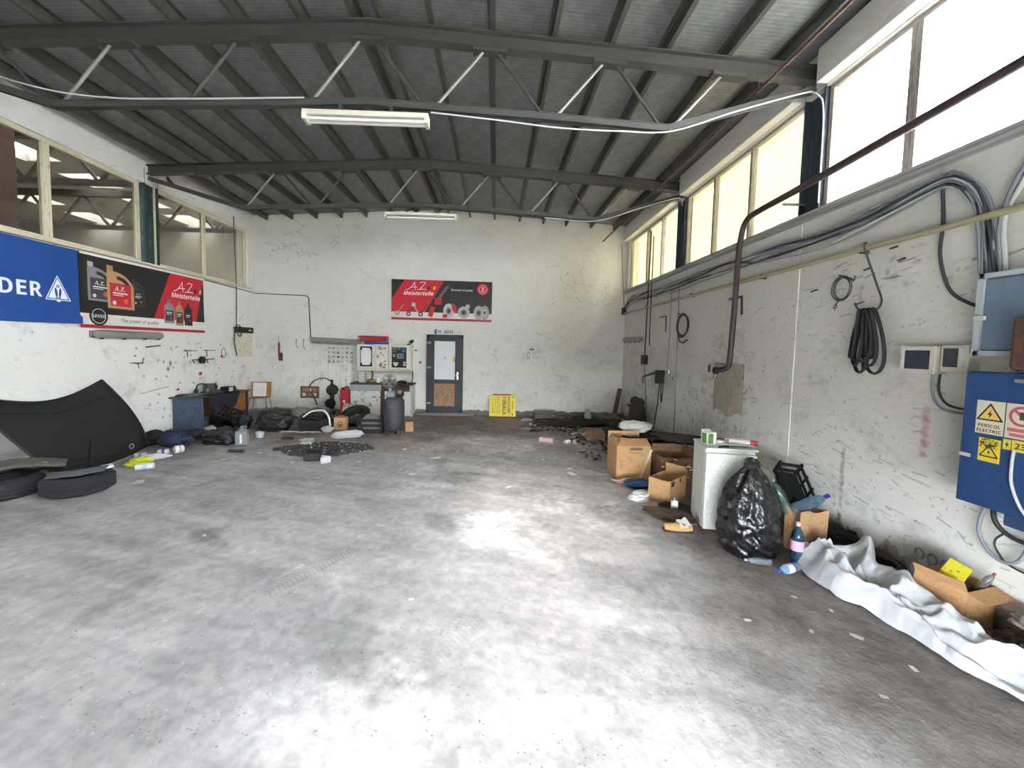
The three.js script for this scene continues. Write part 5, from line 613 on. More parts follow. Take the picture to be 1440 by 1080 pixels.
one('bin_bag', 'black bin bag heap against wall under the upturned crate', 'bin bag', lump(0.22, 0.38, 0.3, { seedv: 113, amp: 0.2 }), bagBlack, [3.0, 0, -4.02]);
{ const t = thing('black_crate', 'upturned black plastic crate leaning on the right wall', 'crate', [3.02, 0.38, -3.9], 1.35); t.rotation.z = 0.12; t.rotation.x = 0.5; t.scale.set(1, 0.85, 0.8); M('base', RB(0, 0.01, 0, 0.44, 0.016, 0.26, 0.005), MAT.black, t); for (const s of [-1, 1]) { for (let i = 0; i < 2; i++) M('side_slat', RB(0, 0.055 + i * 0.1, s * 0.13, 0.44, 0.04, 0.014, 0.004), MAT.black, t); for (let i = 0; i < 2; i++) M('end_slat', RB(s * 0.22, 0.055 + i * 0.1, 0, 0.014, 0.045, 0.26, 0.004), MAT.black, t); for (const q of [-1, 1]) M('corner_post', RB(s * 0.215, 0.1, q * 0.125, 0.035, 0.2, 0.03, 0.006), MAT.black, t); M('mid_post', RB(s * 0.07, 0.1, 0.13, 0.025, 0.19, 0.016, 0.004), MAT.black, t); } }
one('white_sack', 'pale crumpled sack against the wall behind the black crate', 'sack', lump(0.15, 0.24, 0.3, { seedv: 117, amp: 0.2 }), cloth(0xb9b4a8), [3.1, 0.34, -4.36]);
tyre('car_tyre', 'small black tyre lying at the foot of right wall', 3.06, -2.99, 0.0, 0.18, 0.15);
// plastic film
one('plastic_film', 'long crumpled sheet of white translucent plastic film on the floor', 'plastic film', (() => {
  const A = [[2.56, -3.24], [2.5, -2.98], [2.5, -2.76], [2.6, -2.52], [2.63, -2.28], [2.64, -2.1], [2.72, -1.9], [2.8, -1.6]], Bq = [[2.78, -3.2], [3.04, -3.06], [2.95, -2.8], [2.89, -2.6], [2.88, -2.4], [2.87, -2.18], [2.9, -1.98], [2.98, -1.6]], hh = [0.22, 0.34, 0.36, 0.32, 0.26, 0.21, 0.18, 0.17];
  const s = (a, u) => { const f = clamp(u) * (a.length - 1), i = Math.min(a.length - 2, Math.floor(f)), t = f - i, q = t * t * (3 - 2 * t); return Array.isArray(a[0]) ? [a[i][0] + (a[i + 1][0] - a[i][0]) * q, a[i][1] + (a[i + 1][1] - a[i][1]) * t] : a[i] + (a[i + 1] - a[i]) * q; };
  return shell(150, 46, (u, v) => {
    const [ax, az] = s(A, u), [bx, bz] = s(Bq, u), h = s(hh, u), n = 1 - 2.6 * Math.abs(perlin.noise(u * 5 + v * 1.2, v * 3 - u * 3, 2)), fo = Math.sin(v * 7.5 + 3 * fbm(u * 3, v * 1.0, 5) + u * 4), e = Math.sin(clamp(v) * PI);
    const peak = 0.2 * Math.exp(-Math.pow((u - 0.16) / 0.05, 2)) * Math.exp(-Math.pow((v - 0.96) / 0.16, 2)), peak2 = 0.08 * Math.exp(-Math.pow((u - 0.1) / 0.05, 2)) * Math.exp(-Math.pow((v - 0.55) / 0.2, 2));
    return [ax + (bx - ax) * v + 0.035 * fo * e + 0.015 * fbm(u * 14, v * 3, 8), 0.012 + h * Math.pow(e, 0.7) * (0.52 + 0.3 * Math.sign(fo) * Math.pow(Math.abs(fo), 0.7) + 0.22 * n) * (0.75 + 0.25 * v) + peak + peak2 + 0.02 * Math.max(0, n) + 0.045 * e * (1 - 2.6 * Math.abs(perlin.noise(u * 7 + 2, v * 7.5 + u * 3, 6))) * (0.4 + h * 2), az + (bz - az) * v + 0.03 * fbm(u * 8, v * 4, 1)];
  }, 0.002);
})(), filmMat);
openBox('cardboard_box', 'battered open cardboard box of packaging at the foot of electric cabinet', [3.08, 0, -2.5], 0.25, 0.28, 0.3, 0.27, board, [['f', 1.9, 0.1], ['l', 0.5, 0.07]]);
one('box_filling', 'dark bags and rags filling the battered cardboard box', 'rubbish', lump(0.115, 0.3, 0.11, { seedv: 121, amp: 0.12 }), cloth(0x24211f), [3.08, 0.006, -2.5]);
one('yellow_box', 'bright yellow carton on top of the battered box', 'box', at(RB(0, 0.035, 0, 0.14, 0.07, 0.11, 0.004), 0, 0, 0, 0.35, 0.5, 0.15), std(0xffffff, 0.5, 0, { map: printTex('#e8df3a', ['#e8df3a', '#d8cf34', '#7a7524', '#e8df3a'], 4, 4) }), [3.07, 0.315, -2.5]);
one('red_bottle_top', 'small red plastic lid at the left of battered box', 'lid', lathe([[0, 0], [0.03, 0], [0.032, 0.03], [0.02, 0.036], [0, 0.036]], 12), std(0xb5303a, 0.5), [2.98, 0.28, -2.58]);
petBottle('short clear bottle with red lid at the right of battered box', [3.14, 0.27, -2.42], [0.3, 0, -0.4], 0.45, 0xb5b8bc, null, 0xb02a38);
one('grey_plastic', 'grey crumpled plastic beside the wall behind battered box', 'plastic', lump(0.11, 0.26, 0.1, { seedv: 123, amp: 0.26 }), std(0xa9a9a4, 0.6), [3.14, 0, -2.74]);
one('bin_bag', 'black bin bag lying right of the battered cardboard box', 'bin bag', lump(0.18, 0.2, 0.2, { seedv: 127, amp: 0.26 }), bagBlack, [3.07, 0, -2.08]);
one('white_rag', 'dirty white rag heap on bin bag at right wall edge', 'rag', lump(0.1, 0.1, 0.14, { seedv: 129, amp: 0.34, freq: 5 }), cloth(0xa5a294), [3.14, 0.2, -2.1]);
for (let i = 0; i < 3; i++) one('metal_ring', ['left', 'middle', 'right'][i] + ' one of three grey metal rings leaning on the wall foot', 'ring', at(tor(0.035, 0.008, 18, 6), 0, 0.04, 0, 0, PI / 2 - 0.1, 0.2), MAT.cableGrey, [3.235, 0.24, -2.86 + i * 0.09]);
// back right corner
{ const t = thing('bench_grinder', 'dark bench grinder on a tapered brown pedestal by right wall', 'grinder', [3.02, 0, -8.35]); M('pedestal', at(new THREE.CylinderGeometry(0.19, 0.27, 0.56, 4, 1), 0, 0.28, 0, 0, PI / 4, 0, [1, 1, 0.9]), std(0x3b302b, 0.8), t); M('motor', at(cyl([-0.1, 0, 0], [0.1, 0, 0], 0.075, 16), 0, 0.65, 0, 0, PI / 2, 0), std(0x1f2b28, 0.5), t); for (const s of [-1, 1]) M('wheel_guard', at(cyl([-0.025, 0, 0], [0.025, 0, 0], 0.1, 18), 0, 0.66, s * 0.14, 0, PI / 2, 0), std(0x1f2b28, 0.5), t); M('tool_rest', RB(-0.15, 0.59, 0.02, 0.12, 0.03, 0.1, 0.006), MAT.black, t); M('foot_plate', RB(0, 0.57, 0, 0.22, 0.025, 0.24, 0.005), MAT.black, t); }
one('dark_plank', 'dark wooden plank leaning in the back right corner', 'plank', bar([2.98, 0.02, -9.86], [3.19, 0.76, -10.1], 0.11, 0.03), MAT.woodDark);
one('brown_box', 'low brown box on the floor left of the largest cardboard box', 'box', RB(0, 0.09, 0, 0.38, 0.18, 0.3, 0.008), boardDark, [1.98, 0, -7.7], -0.3);
one('white_canister', 'dirty white plastic canister standing in the corner rubbish', 'canister', lathe([[0, 0], [0.08, 0], [0.085, 0.04], [0.08, 0.2], [0.04, 0.28], [0.03, 0.32], [0, 0.32]], 16), std(0xa9a79e, 0.6), [2.22, 0, -9.4]);
one('foam_tray', 'grey packing tray lying against the back wall', 'tray', [RB(0, 0.05, 0, 0.55, 0.03, 0.3, 0.01), RB(0, 0.1, 0.15, 0.55, 0.1, 0.02, 0.008), RB(0, 0.12, -0.15, 0.55, 0.16, 0.02, 0.008), RB(-0.27, 0.1, 0, 0.02, 0.12, 0.3, 0.008), RB(0.27, 0.1, 0, 0.02, 0.12, 0.3, 0.008)], std(0x77726a, 0.9), [1.25, 0, -9.75], 0.05);
one('cloth_heap', 'dusty mixed cloth heap in the back right corner', 'cloth', lump(0.34, 0.26, 0.24, { seedv: 131, amp: 0.26, freq: 4 }), cloth(0x6d665c), [2.68, 0, -9.4]);
one('junk_pile', 'low dark heap of scrap along the back wall corner', 'heap', lump(0.75, 0.16, 0.32, { seedv: 133, amp: 0.26, freq: 6 }), cloth(0x2b2623), [1.9, 0, -9.05]);
one('junk_pile', 'dark scrap heap between grinder and largest cardboard box', 'heap', lump(0.36, 0.2, 0.42, { seedv: 135, amp: 0.26, freq: 6 }), cloth(0x24201e), [2.75, 0, -7.82]);
{ const t = thing('pink_carton', 'pinkish white carton on the floor in front of corner rubbish', 'box', [0.98, 0, -7.35], -0.35); M('body', RB(0, 0.05, 0, 0.26, 0.1, 0.12, 0.004), std(0xc9b1ab, 0.8), t); M('red_stripe', BC(0, 0.015, 0.061, 0.25, 0.02, 0.002), std(0xa7574f, 0.8), t); }
can('white can lying by the pinkish carton', [1.4, -7.3], 0.6, 0.04, 0.13, 0xf0f0ee, 0xd8d8d6);
one('crumpled_paper', 'crumpled white sheet on the floor right of the yellow sign', 'paper', lump(0.16, 0.07, 0.1, { seedv: 137, amp: 0.34 }), std(0xb6b0a6, 0.9), [0.78, 0, -9.5]);
one('grey_rag', 'small grey rag on the floor before the yellow sign', 'rag', lump(0.14, 0.05, 0.07, { seedv: 139, amp: 0.3 }), cloth(0x9c958c), [0.72, 0, -8.5]);
{ // fine litter strewn along the back right wall
  const geo = new THREE.BoxGeometry(1, 1, 1), N = 800, im = new THREE.InstancedMesh(geo, std(0xffffff, 0.9), N), m = new THREE.Matrix4(), q = new THREE.Quaternion(), c = new THREE.Color();
  for (let i = 0; i < N; i++) { const far = i < 540, x = far ? rr(0.8, 3.1) : rr(1.5, 2.9), z = far ? rr(-10.05, -8.1) + (x < 1.4 ? -0.2 : 0) : rr(-8.2, -6.2), s = rr(0.012, 0.07); q.setFromEuler(new THREE.Euler(rr(-0.4, 0.4), rr(0, 6), rr(-0.4, 0.4))); m.compose(V(x, s * 0.2, z), q, V(s * rr(0.6, 2.4), s * rr(0.15, 0.6), s)); im.setMatrixAt(i, m); const k = rnd(); k < 0.6 ? c.setRGB(0.03, 0.026, 0.022) : k < 0.85 ? c.setRGB(0.14, 0.11, 0.09) : c.setRGB(0.55, 0.53, 0.5); im.setColorAt(i, c); }
  im.name = 'floor_litter'; sh(im); im.userData = { kind: 'stuff', label: 'fine dark litter strewn over the back right corner floor', category: 'litter' }; scene.add(im);
}
// paper scraps and crumbs lying singly on the slab
const scrapPts = [[-1.1, -5.4, 0.12], [-0.6, -6.6, 0.1], [1.12, -5.75, 0.12], [1.1, -5.5, 0.2], [1.18, -5.35, 0.08], [0.78, -6.2, 0.07], [0.2, -4.95, 0.12], [-2.2, -6.0, 0.1], [-2.0, -5.95, 0.09], [-2.95, -5.85, 0.08], [-4.0, -5.95, 0.12], [-3.7, -6.35, 0.1], [-3.45, -6.5, 0.1], [-2.3, -5.2, 0.09], [-1.5, -6.7, 0.12], [-0.9, -6.2, 0.2], [-4.35, -4.95, 0.22], [-3.95, -5.15, 0.06], [2.3, -2.35, 0.09], [2.05, -2.4, 0.05], [2.2, -2.75, 0.05], [2.35, -2.6, 0.05], [2.05, -1.92, 0.05], [2.4, -2.1, 0.06], [1.7, -2.5, 0.06], [-1.5, -3.1, 0.09], [-0.55, -2.7, 0.05], [-2.6, -3.6, 0.05], [0.1, -7.9, 0.06], [-0.4, -8.2, 0.05], [0.55, -7.1, 0.05], [1.4, -6.6, 0.08]];
const scrapGeo = [0, 1, 2].map((k) => shell(5, 4, (u, v) => [(u - 0.5) * (1 + 0.25 * fbm(v * 4, k, 2) * 2), 0.05 + 0.06 * fbm(u * 3 + k, v * 3, k), (v - 0.5) * (0.55 + 0.3 * fbm(u * 4, k * 3, 1) * 2)], 0.02)), scrapMats = [std(0xe9e8e3, 0.8), std(0xcfcac0, 0.85), std(0xf2f2f0, 0.7)];
const marksNear = [[-2.7, -6.2, 'gravel heap'], [1.4, -5.6, 'largest cardboard box'], [2.5, -2.5, 'plastic film'], [-1.3, -2.9, 'tread prints in the foreground'], [-4.6, -5.2, 'car tyres'], [0.2, -8.8, 'yellow sale sign'], [-0.9, -6.2, 'middle of the hall'], [0.9, -7.2, 'pinkish carton']];
scrapPts.forEach(([x, z, s], i) => { const near = marksNear.reduce((a, b) => (Math.hypot(b[0] - x, b[1] - z) < Math.hypot(a[0] - x, a[1] - z) ? b : a))[2]; const m = one('paper_scrap', ['off white', 'greyish', 'bright white'][i % 3] + ' torn paper scrap on the floor near the ' + near, 'paper scrap', scrapGeo[i % 3], scrapMats[i % 3], [x, 0.001, z], i * 1.7, 'paper scraps near the ' + near); m.scale.set(s * 0.75, s * 0.6, s * 0.75); });
// ---------- right wall: pipes, cables, fittings ----------
const XW = XR;
const pipeBrown = std(0xffffff, 0.55, 0.1, { map: wearTex([0.25, 0.19, 0.205], [0.32, 0.26, 0.27], 8, 0.4, 0.55) });
{ const t = thing('water_pipe', 'dark maroon pipe crossing the right windows and dropping to a valve', 'pipe');
  const x = 3.05; M('pipe_run', tube([[x, 3.56, -1.4], [x, 3.5, -2.4], [x, 3.44, -4.0], [x, 3.42, -4.75], [x, 3.38, -4.95], [x, 3.22, -5.04], [x, 2.9, -5.08], [x + 0.02, 2.2, -5.14], [x + 0.03, 1.62, -5.2], [x + 0.01, 1.55, -5.22], [x - 0.02, 1.52, -5.3]], 0.034, 120, 12), pipeBrown, t);
  M('valve_body', [cyl([x - 0.02, 1.52, -5.28], [x - 0.04, 1.52, -5.42], 0.035, 12), at(new THREE.SphereGeometry(0.048, 12, 10), x - 0.04, 1.5, -5.38)], std(0x2a3338, 0.5, 0.4), t); M('hand_wheel', at(tor(0.05, 0.009, 22, 6), x - 0.07, 1.53, -5.5, 0, 0.9, 0), std(0x2a3338, 0.5), t); M('outlet', cyl([x - 0.04, 1.5, -5.38], [x - 0.06, 1.4, -5.37], 0.02, 10), MAT.chrome, t); M('small_bracket', cyl([x, 3.36, -4.32], [XR + 0.02, 3.36, -4.32], 0.015, 8), MAT.steel, t); M('small_bracket', cyl([x + 0.01, 2.9, -5.08], [XR, 2.9, -5.08], 0.012, 8), MAT.steel, t); }
const gasMat = std(0xffffff, 0.55, 0, { map: wearTex([0.66, 0.63, 0.5], [0.45, 0.4, 0.33], 8, 0.5, 0.56) });
{ const t = thing('gas_pipe', 'thin cream gas pipe running the whole length of right wall', 'pipe'); M('pipe_run', cyl([3.2, 2.66, ZB + 0.02], [3.2, 2.71, ZF - 0.1], 0.024, 12), gasMat, t); for (const z of [-8.6, -6.6, -4.84, -3.5, -2.2]) M('clip', RB(3.225, 2.685, z, 0.08, 0.06, 0.025, 0.006), MAT.steel, t); }
{ const t = thing('roof_conduit', 'thin brown conduit running under the roof beside right windows', 'conduit'); M('pipe_run', cyl([2.64, 4.46, ZB], [2.68, 4.47, ZF - 0.1], 0.014, 8), MAT.rust, t); for (const z of [T2, T1]) M('hanger', cyl([2.66, 4.46, z], [2.66, 4.62, z], 0.006, 6), MAT.steel, t); }
// cable bundle under the windows
const cabMats = [MAT.cableGrey, MAT.cableWhite, MAT.cable, std(0x767b86, 0.7)];
const bundle = thing('cable_bundle', 'sagging bundle of grey, white and black cables below the right windows', 'cables');
for (let k = 0; k < 9; k++) {
  const o = (k - 4) * 0.016, pts = [[3.235, 2.78 + o, -10.1]]; for (let z = -9.6; z < -3.0; z += 0.55) pts.push([3.225 - rnd() * 0.02, 2.93 + o * 1.2 + 0.02 * Math.sin(z * 2 + k) + (z > -4.6 && z < -3.8 ? -0.05 * rnd() : 0) + rr(-0.012, 0.012), z]);
  pts.push([3.22, 3.03 + o * 0.8, -2.95]); if (k % 3 === 0) pts.push([3.22, 2.99, -2.78 + o], [3.225, 2.8, -2.66 + o * 0.6], [3.235, 2.3, -2.58 + o * 0.8]); else pts.push([3.22, 3.02 + o, -2.84], [3.225, 2.9, -2.72 + o], [3.235, 2.65, -2.62 + o * 0.7], [3.235, 2.3, -2.57 + o]);
  M('cable', tube(pts, k % 4 === 2 ? 0.012 : 0.009, 120, 5), cabMats[k % 4], bundle);
}
for (const [k, pts, r, m, label] of [[0, [[3.235, 3.05, -2.4], [3.235, 2.85, -2.5], [3.235, 2.6, -2.55], [3.235, 2.3, -2.52]], 0.015, MAT.cableGrey, 'thick grey cable slanting down to grey panel box'], [1, [[3.235, 3.2, -2.3], [3.235, 2.85, -2.46], [3.235, 2.65, -2.53], [3.235, 2.3, -2.5]], 0.014, MAT.cableWhite, 'pale cable slanting down beside the thick grey cable'],
  [2, [[3.24, 3.02, -2.92], [3.245, 2.75, -2.9], [3.245, 2.5, -2.9], [3.245, 2.25, -2.82], [3.245, 2.13, -2.68], [3.245, 2.1, -2.58]], 0.011, MAT.cable, 'dark cable curving down the wall into grey panel box'], [3, [[3.22, 1.66, -2.86], [3.23, 1.5, -2.86], [3.23, 1.4, -2.8], [3.23, 1.38, -2.66], [3.23, 1.4, -2.5]], 0.009, MAT.cableGrey, 'grey cable looping below the small meter box'], [4, [[3.23, 1.66, -2.82], [3.23, 1.52, -2.82], [3.23, 1.43, -2.76], [3.23, 1.41, -2.64], [3.23, 1.44, -2.5]], 0.008, MAT.cable, 'dark cable looping inside the grey one below meter box'],
  [5, [[3.2, 0.92, -2.4], [3.21, 0.8, -2.47], [3.22, 0.62, -2.5], [3.22, 0.5, -2.42], [3.22, 0.5, -2.32], [3.22, 0.62, -2.26], [3.2, 0.92, -2.24]], 0.011, MAT.cableGrey, 'big grey cable loop hanging below the blue cabinet'], [6, [[3.2, 0.92, -2.42], [3.21, 0.74, -2.42], [3.22, 0.66, -2.34], [3.22, 0.66, -2.2], [3.2, 0.72, -1.95]], 0.014, MAT.cable, 'thick black cable hanging below the blue cabinet'], [7, [[3.22, 0.68, -2.36], [3.23, 0.6, -2.42], [3.23, 0.53, -2.4], [3.23, 0.47, -2.3], [3.23, 0.47, -1.9]], 0.006, MAT.cable, 'thin dark wire trailing along wall below blue cabinet']]) one('loose_cable', label, 'cable', tube(pts, r, 50, 6), m);
{ const t = thing('blue_cabinet', 'blue electric cabinet with warning signs on right wall', 'electric cabinet', [XR, 0.86, -1.95], -PI / 2); // local x -> +z, local z -> -x
  const bm = std(0xffffff, 0.5, 0.1, { map: wearTex([0.1, 0.24, 0.43], [0.2, 0.33, 0.47], 8, 0.4, 0.6) });
  M('body', RB(0, 0.41, 0.15, 0.98, 0.82, 0.28, 0.008), bm, t); const door = M('door', RB(0, 0.41, 0.3, 0.97, 0.81, 0.022, 0.006), bm, t);
  const flat = (name, x, y, w, h, T) => M(name, uvXYZ(BC(x, y, 0.3125, w, h, 0.003), (a, b) => [(a - x) / w + 0.5, (b - y) / h + 0.5]), std(0xffffff, 0.6, 0, { map: T }), door);
  const bolt = (g, x, y, s, c) => { g.fillStyle = c; g.beginPath(); g.moveTo(x + 0.1 * s, y - 0.5 * s); g.lineTo(x - 0.22 * s, y + 0.08 * s); g.lineTo(x - 0.02 * s, y + 0.08 * s); g.lineTo(x - 0.1 * s, y + 0.5 * s); g.lineTo(x + 0.22 * s, y - 0.1 * s); g.lineTo(x + 0.02 * s, y - 0.1 * s); g.fill(); };
  const tri = (g, cx, cy, r, fillc) => { g.strokeStyle = '#1d1d1d'; g.lineWidth = r * 0.16; g.lineJoin = 'round'; g.fillStyle = fillc; g.beginPath(); g.moveTo(cx, cy - r); g.lineTo(cx + r * 1.08, cy + r * 0.72); g.lineTo(cx - r * 1.08, cy + r * 0.72); g.closePath(); g.fill(); g.stroke(); };
  flat('warning_sign', -0.345, 0.55, 0.135, 0.2, ctex(270, 400, (g, w, h) => { g.fillStyle = '#dcd6c0'; g.fillRect(0, 0, w, h); tri(g, w / 2, 150, 110, '#e8c46a'); bolt(g, w / 2, 160, 110, '#1d1d1d'); g.fillStyle = '#1d1d1d'; g.font = 'bold 54px sans-serif'; g.textAlign = 'center'; g.fillText('PERICOL', w / 2, 320); g.fillText('ELECTRIC', w / 2, 380); }));
  flat('prohibition_sign', -0.2, 0.55, 0.14, 0.2, ctex(280, 400, (g, w, h) => { g.fillStyle = '#d9d2c4'; g.fillRect(0, 0, w, h); g.strokeStyle = '#b9545c'; g.lineWidth = 30; g.beginPath(); g.arc(w / 2, 140, 100, 0, 7); g.stroke(); g.beginPath(); g.moveTo(70, 70); g.lineTo(210, 210); g.stroke(); g.fillStyle = '#444'; g.fillRect(120, 90, 40, 90); g.fillStyle = '#c4636a'; g.fillRect(20, 280, w - 40, 40); g.fillRect(40, 340, w - 80, 36); }));
  flat('yellow_sign', -0.335, 0.355, 0.105, 0.14, ctex(210, 280, (g, w, h) => { g.fillStyle = '#d9c23a'; g.fillRect(0, 0, w, h); tri(g, w / 2, 160, 80, '#dcc13c'); bolt(g, w / 2, 165, 70, '#1d1d1d'); g.fillStyle = '#26221c'; for (let i = 0; i < 90; i++) { g.globalAlpha = rr(0.1, 0.5); g.beginPath(); g.ellipse(rr(10, 180), rr(10, 90) + (i % 3) * 20, rr(4, 26), rr(3, 12), rr(-0.8, 0), 0, 7); g.fill(); } g.globalAlpha = 1; }));
  flat('voltage_sign', -0.2, 0.41, 0.15, 0.065, ctex(300, 130, (g, w, h) => { g.fillStyle = '#e2cf4e'; g.fillRect(0, 0, w, h); g.strokeStyle = '#222'; g.lineWidth = 5; g.strokeRect(4, 4, 78, h - 8); bolt(g, 42, 65, 90, '#222'); g.fillStyle = '#222'; g.font = 'bold 92px sans-serif'; g.fillText('230', 110, 98); }));
  M('name_tag', BC(-0.455, 0.3, 0.3125, 0.06, 0.022, 0.003), std(0xc9c7b8, 0.6), door); M('handle', RB(-0.17, 0.78, 0.32, 0.14, 0.025, 0.02, 0.006), std(0x7f7c72, 0.6), door);
  M('hanging_wire', tube([[-0.215, 0.39, 0.32], [-0.22, 0.3, 0.32], [-0.21, 0.18, 0.32], [-0.15, 0.05, 0.32], [-0.06, -0.03, 0.31]], 0.008, 30), MAT.cableWhite, t); M('cable_gland', RB(-0.22, -0.045, 0.17, 0.18, 0.09, 0.1, 0.01), std(0x243a5c, 0.6), t); }
{ const t = thing('grey_panel_box', 'blue grey switch box with white frame above the blue cabinet', 'switch box', [XR, 1.78, -2.2], -PI / 2); M('case', RB(0, 0.26, 0.06, 0.72, 0.52, 0.11, 0.006), MAT.steelLight, t); const cover = M('cover', RB(0, 0.26, 0.125, 0.64, 0.45, 0.016, 0.004), std(0x66788c, 0.6), t); M('frame', [BC(-0.34, 0.26, 0.13, 0.035, 0.53, 0.03), BC(0.34, 0.26, 0.13, 0.035, 0.53, 0.03), BC(0, 0.51, 0.13, 0.7, 0.03, 0.03), BC(0, 0.015, 0.13, 0.7, 0.03, 0.03)], std(0xb9c4cc, 0.4), t); M('latch', RB(-0.32, 0.24, 0.155, 0.06, 0.03, 0.02, 0.005), MAT.white, cover); }
{ const t = thing('rusty_switch', 'rusty metal switch housing standing on the blue cabinet', 'switch', [3.06, 1.685, -2.03], -PI / 2); const hs = M('housing', RB(0, 0.165, 0, 0.46, 0.31, 0.16, 0.03), MAT.rust, t); M('recess_panel', RB(0.02, 0.11, 0.083, 0.36, 0.16, 0.008, 0.003), std(0x3d3538, 0.7), t); for (let i = 0; i < 3; i++) M('rivet', at(cyl([0, 0, 0], [0, 0, 0.012], 0.018, 12), -0.15 + i * 0.1, 0.26, 0.078), MAT.rust, hs); M('name_plate', RB(0.1, 0.26, 0.083, 0.16, 0.05, 0.006, 0.002), std(0x55484a, 0.6), hs); }
{ const t = thing('meter_box', 'white breaker box with dark window on the right wall', 'breaker box', [XR, 1.64, -2.93], -PI / 2); M('body', RB(0, 0.1, 0.05, 0.24, 0.2, 0.1, 0.008), MAT.cream, t); M('window_frame', [BC(0, 0.185, 0.1, 0.235, 0.03, 0.02), BC(0, 0.015, 0.1, 0.235, 0.03, 0.02), BC(-0.105, 0.1, 0.1, 0.025, 0.14, 0.02), BC(0.105, 0.1, 0.1, 0.025, 0.14, 0.02)], MAT.white, t); M('window', BC(0, 0.1, 0.102, 0.19, 0.14, 0.004), std(0x1c2231, 0.15), t); }
{ const t = thing('meter_box', 'smaller white breaker box with open cover beside the blue cabinet', 'breaker box', [XR, 1.66, -2.7], -PI / 2); M('body', RB(0, 0.095, 0.045, 0.17, 0.19, 0.09, 0.008), MAT.cream, t); M('window', BC(-0.015, 0.1, 0.092, 0.1, 0.13, 0.004), std(0x2b2f38, 0.2), t); M('cover', at(BC(0, 0, 0, 0.02, 0.14, 0.03), 0.055, 0.1, 0.1), MAT.white, t); }
one('cement_patch', 'bare grey cement patch on right wall behind the maroon pipe', 'patch', (() => { const g = shell(14, 14, (u, v) => [-0.016 - 0.003 * fbm(u * 6, v * 6, 3), 0.9 + v * 0.7 + (v < 0.02 ? 0.04 * Math.sin(u * 9) : 0), -5.83 + u * 0.68], -0.01); return g; })(), std(0xffffff, 0.95, 0, { map: wearTex([0.66, 0.63, 0.57], [0.55, 0.52, 0.46], 8, 0.5, 0.5), bumpMap: bumpFine, bumpScale: 0.006 }), [XR, 0, 0]);
// coils and hooks
{ const t = thing('rubber_belt_coil', 'coil of flat black rubber belt hanging from a hook', 'belt', [3.2, 2.16, -3.38]);
  for (let i = 0; i < 8; i++) { const w = 0.05 + (i % 4) * 0.034, L = 0.42 + (i * 37 % 5) * 0.032, o = (i - 3.5) * 0.026, pts = []; for (let k = 0; k <= 22; k++) { const a = k / 22 * 2 * PI; pts.push(V(-0.03 + 0.012 * (i % 3) - 0.02 * Math.sin(a), -L / 2 + Math.cos(a) * L / 2, o * (0.6 + 0.6 * (1 - Math.cos(a)) / 2) + Math.sin(a) * w * (0.75 + 0.25 * Math.cos(a + PI)))); }
    M('belt_loop', tube(pts.slice(0, -1), 0.011, 70, 6, true), MAT.rubber, t).scale.set(1.4, 1, 1); }
}
one('long_hook', 'long steel hook hanging from the gas pipe above belt coil', 'hook', tube([[3.2, 2.735, -3.46], [3.17, 2.73, -3.45], [3.17, 2.66, -3.43], [3.17, 2.35, -3.3], [3.17, 2.22, -3.25], [3.17, 2.15, -3.28], [3.17, 2.13, -3.36], [3.17, 2.16, -3.45], [3.17, 2.22, -3.5]], 0.008, 60, 6), MAT.steel);
{ const t = thing('wire_coil', 'small coil of steel wire with a hook left of belt coil', 'wire coil', [3.22, 2.38, -3.7]); for (let i = 0; i < 4; i++) M('wire_turn', at(tor(0.1 + (i % 2) * 0.012, 0.0045, 30, 5), 0, 0, -0.01 * i + 0.015, 0, PI / 2, 0, [0.9, 1, 1]), MAT.cable, t); M('twist', tube([[0, 0.06, 0.08], [-0.02, 0.08, 0.11], [0, 0.05, 0.12], [0.01, 0.1, 0.12]], 0.005, 20), MAT.cable, t); M('end_hook', tube([[0, -0.1, -0.01], [-0.01, -0.15, -0.05], [-0.01, -0.18, -0.06], [-0.01, -0.17, -0.03], [-0.01, -0.14, -0.04]], 0.005, 24), MAT.cable, t); M('nail', cyl([0.05, 0.11, 0], [-0.04, 0.12, 0], 0.006, 6), MAT.steel, t); }
for (const [y, z, l] of [[2.42, -4.05, 'peg left of the wire coil on right wall'], [2.53, -3.47, 'peg crossing the long steel hook on right wall'], [2.55, -3.18, 'peg right of the long steel hook on right wall'], [2.66, -3.25, 'peg just under the gas pipe on right wall'], [2.24, -3.52, 'peg over the belt coil on right wall']]) one('steel_peg', 'short dark steel ' + l, 'peg', cyl([XR, y, z], [XR - 0.09, y - 0.03, z + 0.03], 0.008, 6), MAT.steel);
{ const t = thing('hose_coil', 'coil of brown rubber hose on right wall beyond the maroon pipe', 'hose', [3.195, 2.2, -6.86]); for (let i = 0; i < 3; i++) M('hose_turn', at(tor(0.2 - i * 0.012, 0.014, 36, 7), 0.01, 0, 0.012 * i, 0, PI / 2 + 0.04 * i, 0, [1, 1, 1]), std(0x3a302c, 0.8), t); M('hose_tail', tube([[0, -0.17, -0.1], [-0.01, -0.27, -0.04], [-0.01, -0.3, 0.1], [-0.01, -0.25, 0.26]], 0.012, 24), std(0x3a302c, 0.8), t); M('nail', cyl([0.06, 0.19, -0.02], [-0.06, 0.2, -0.05], 0.009, 6), MAT.steel, t); }
{ const t = thing('angle_bracket', 'steel angle bracket on right wall left of the maroon pipe', 'bracket', [XR, 2.5, -5.6]); M('arm', bar([0, 0, 0.0], [-0.02, 0, 0.32], 0.02, 0.03), MAT.steel, t); M('leg', bar([-0.01, 0, 0.3], [-0.01, -0.24, 0.32], 0.02, 0.02), MAT.steel, t); }
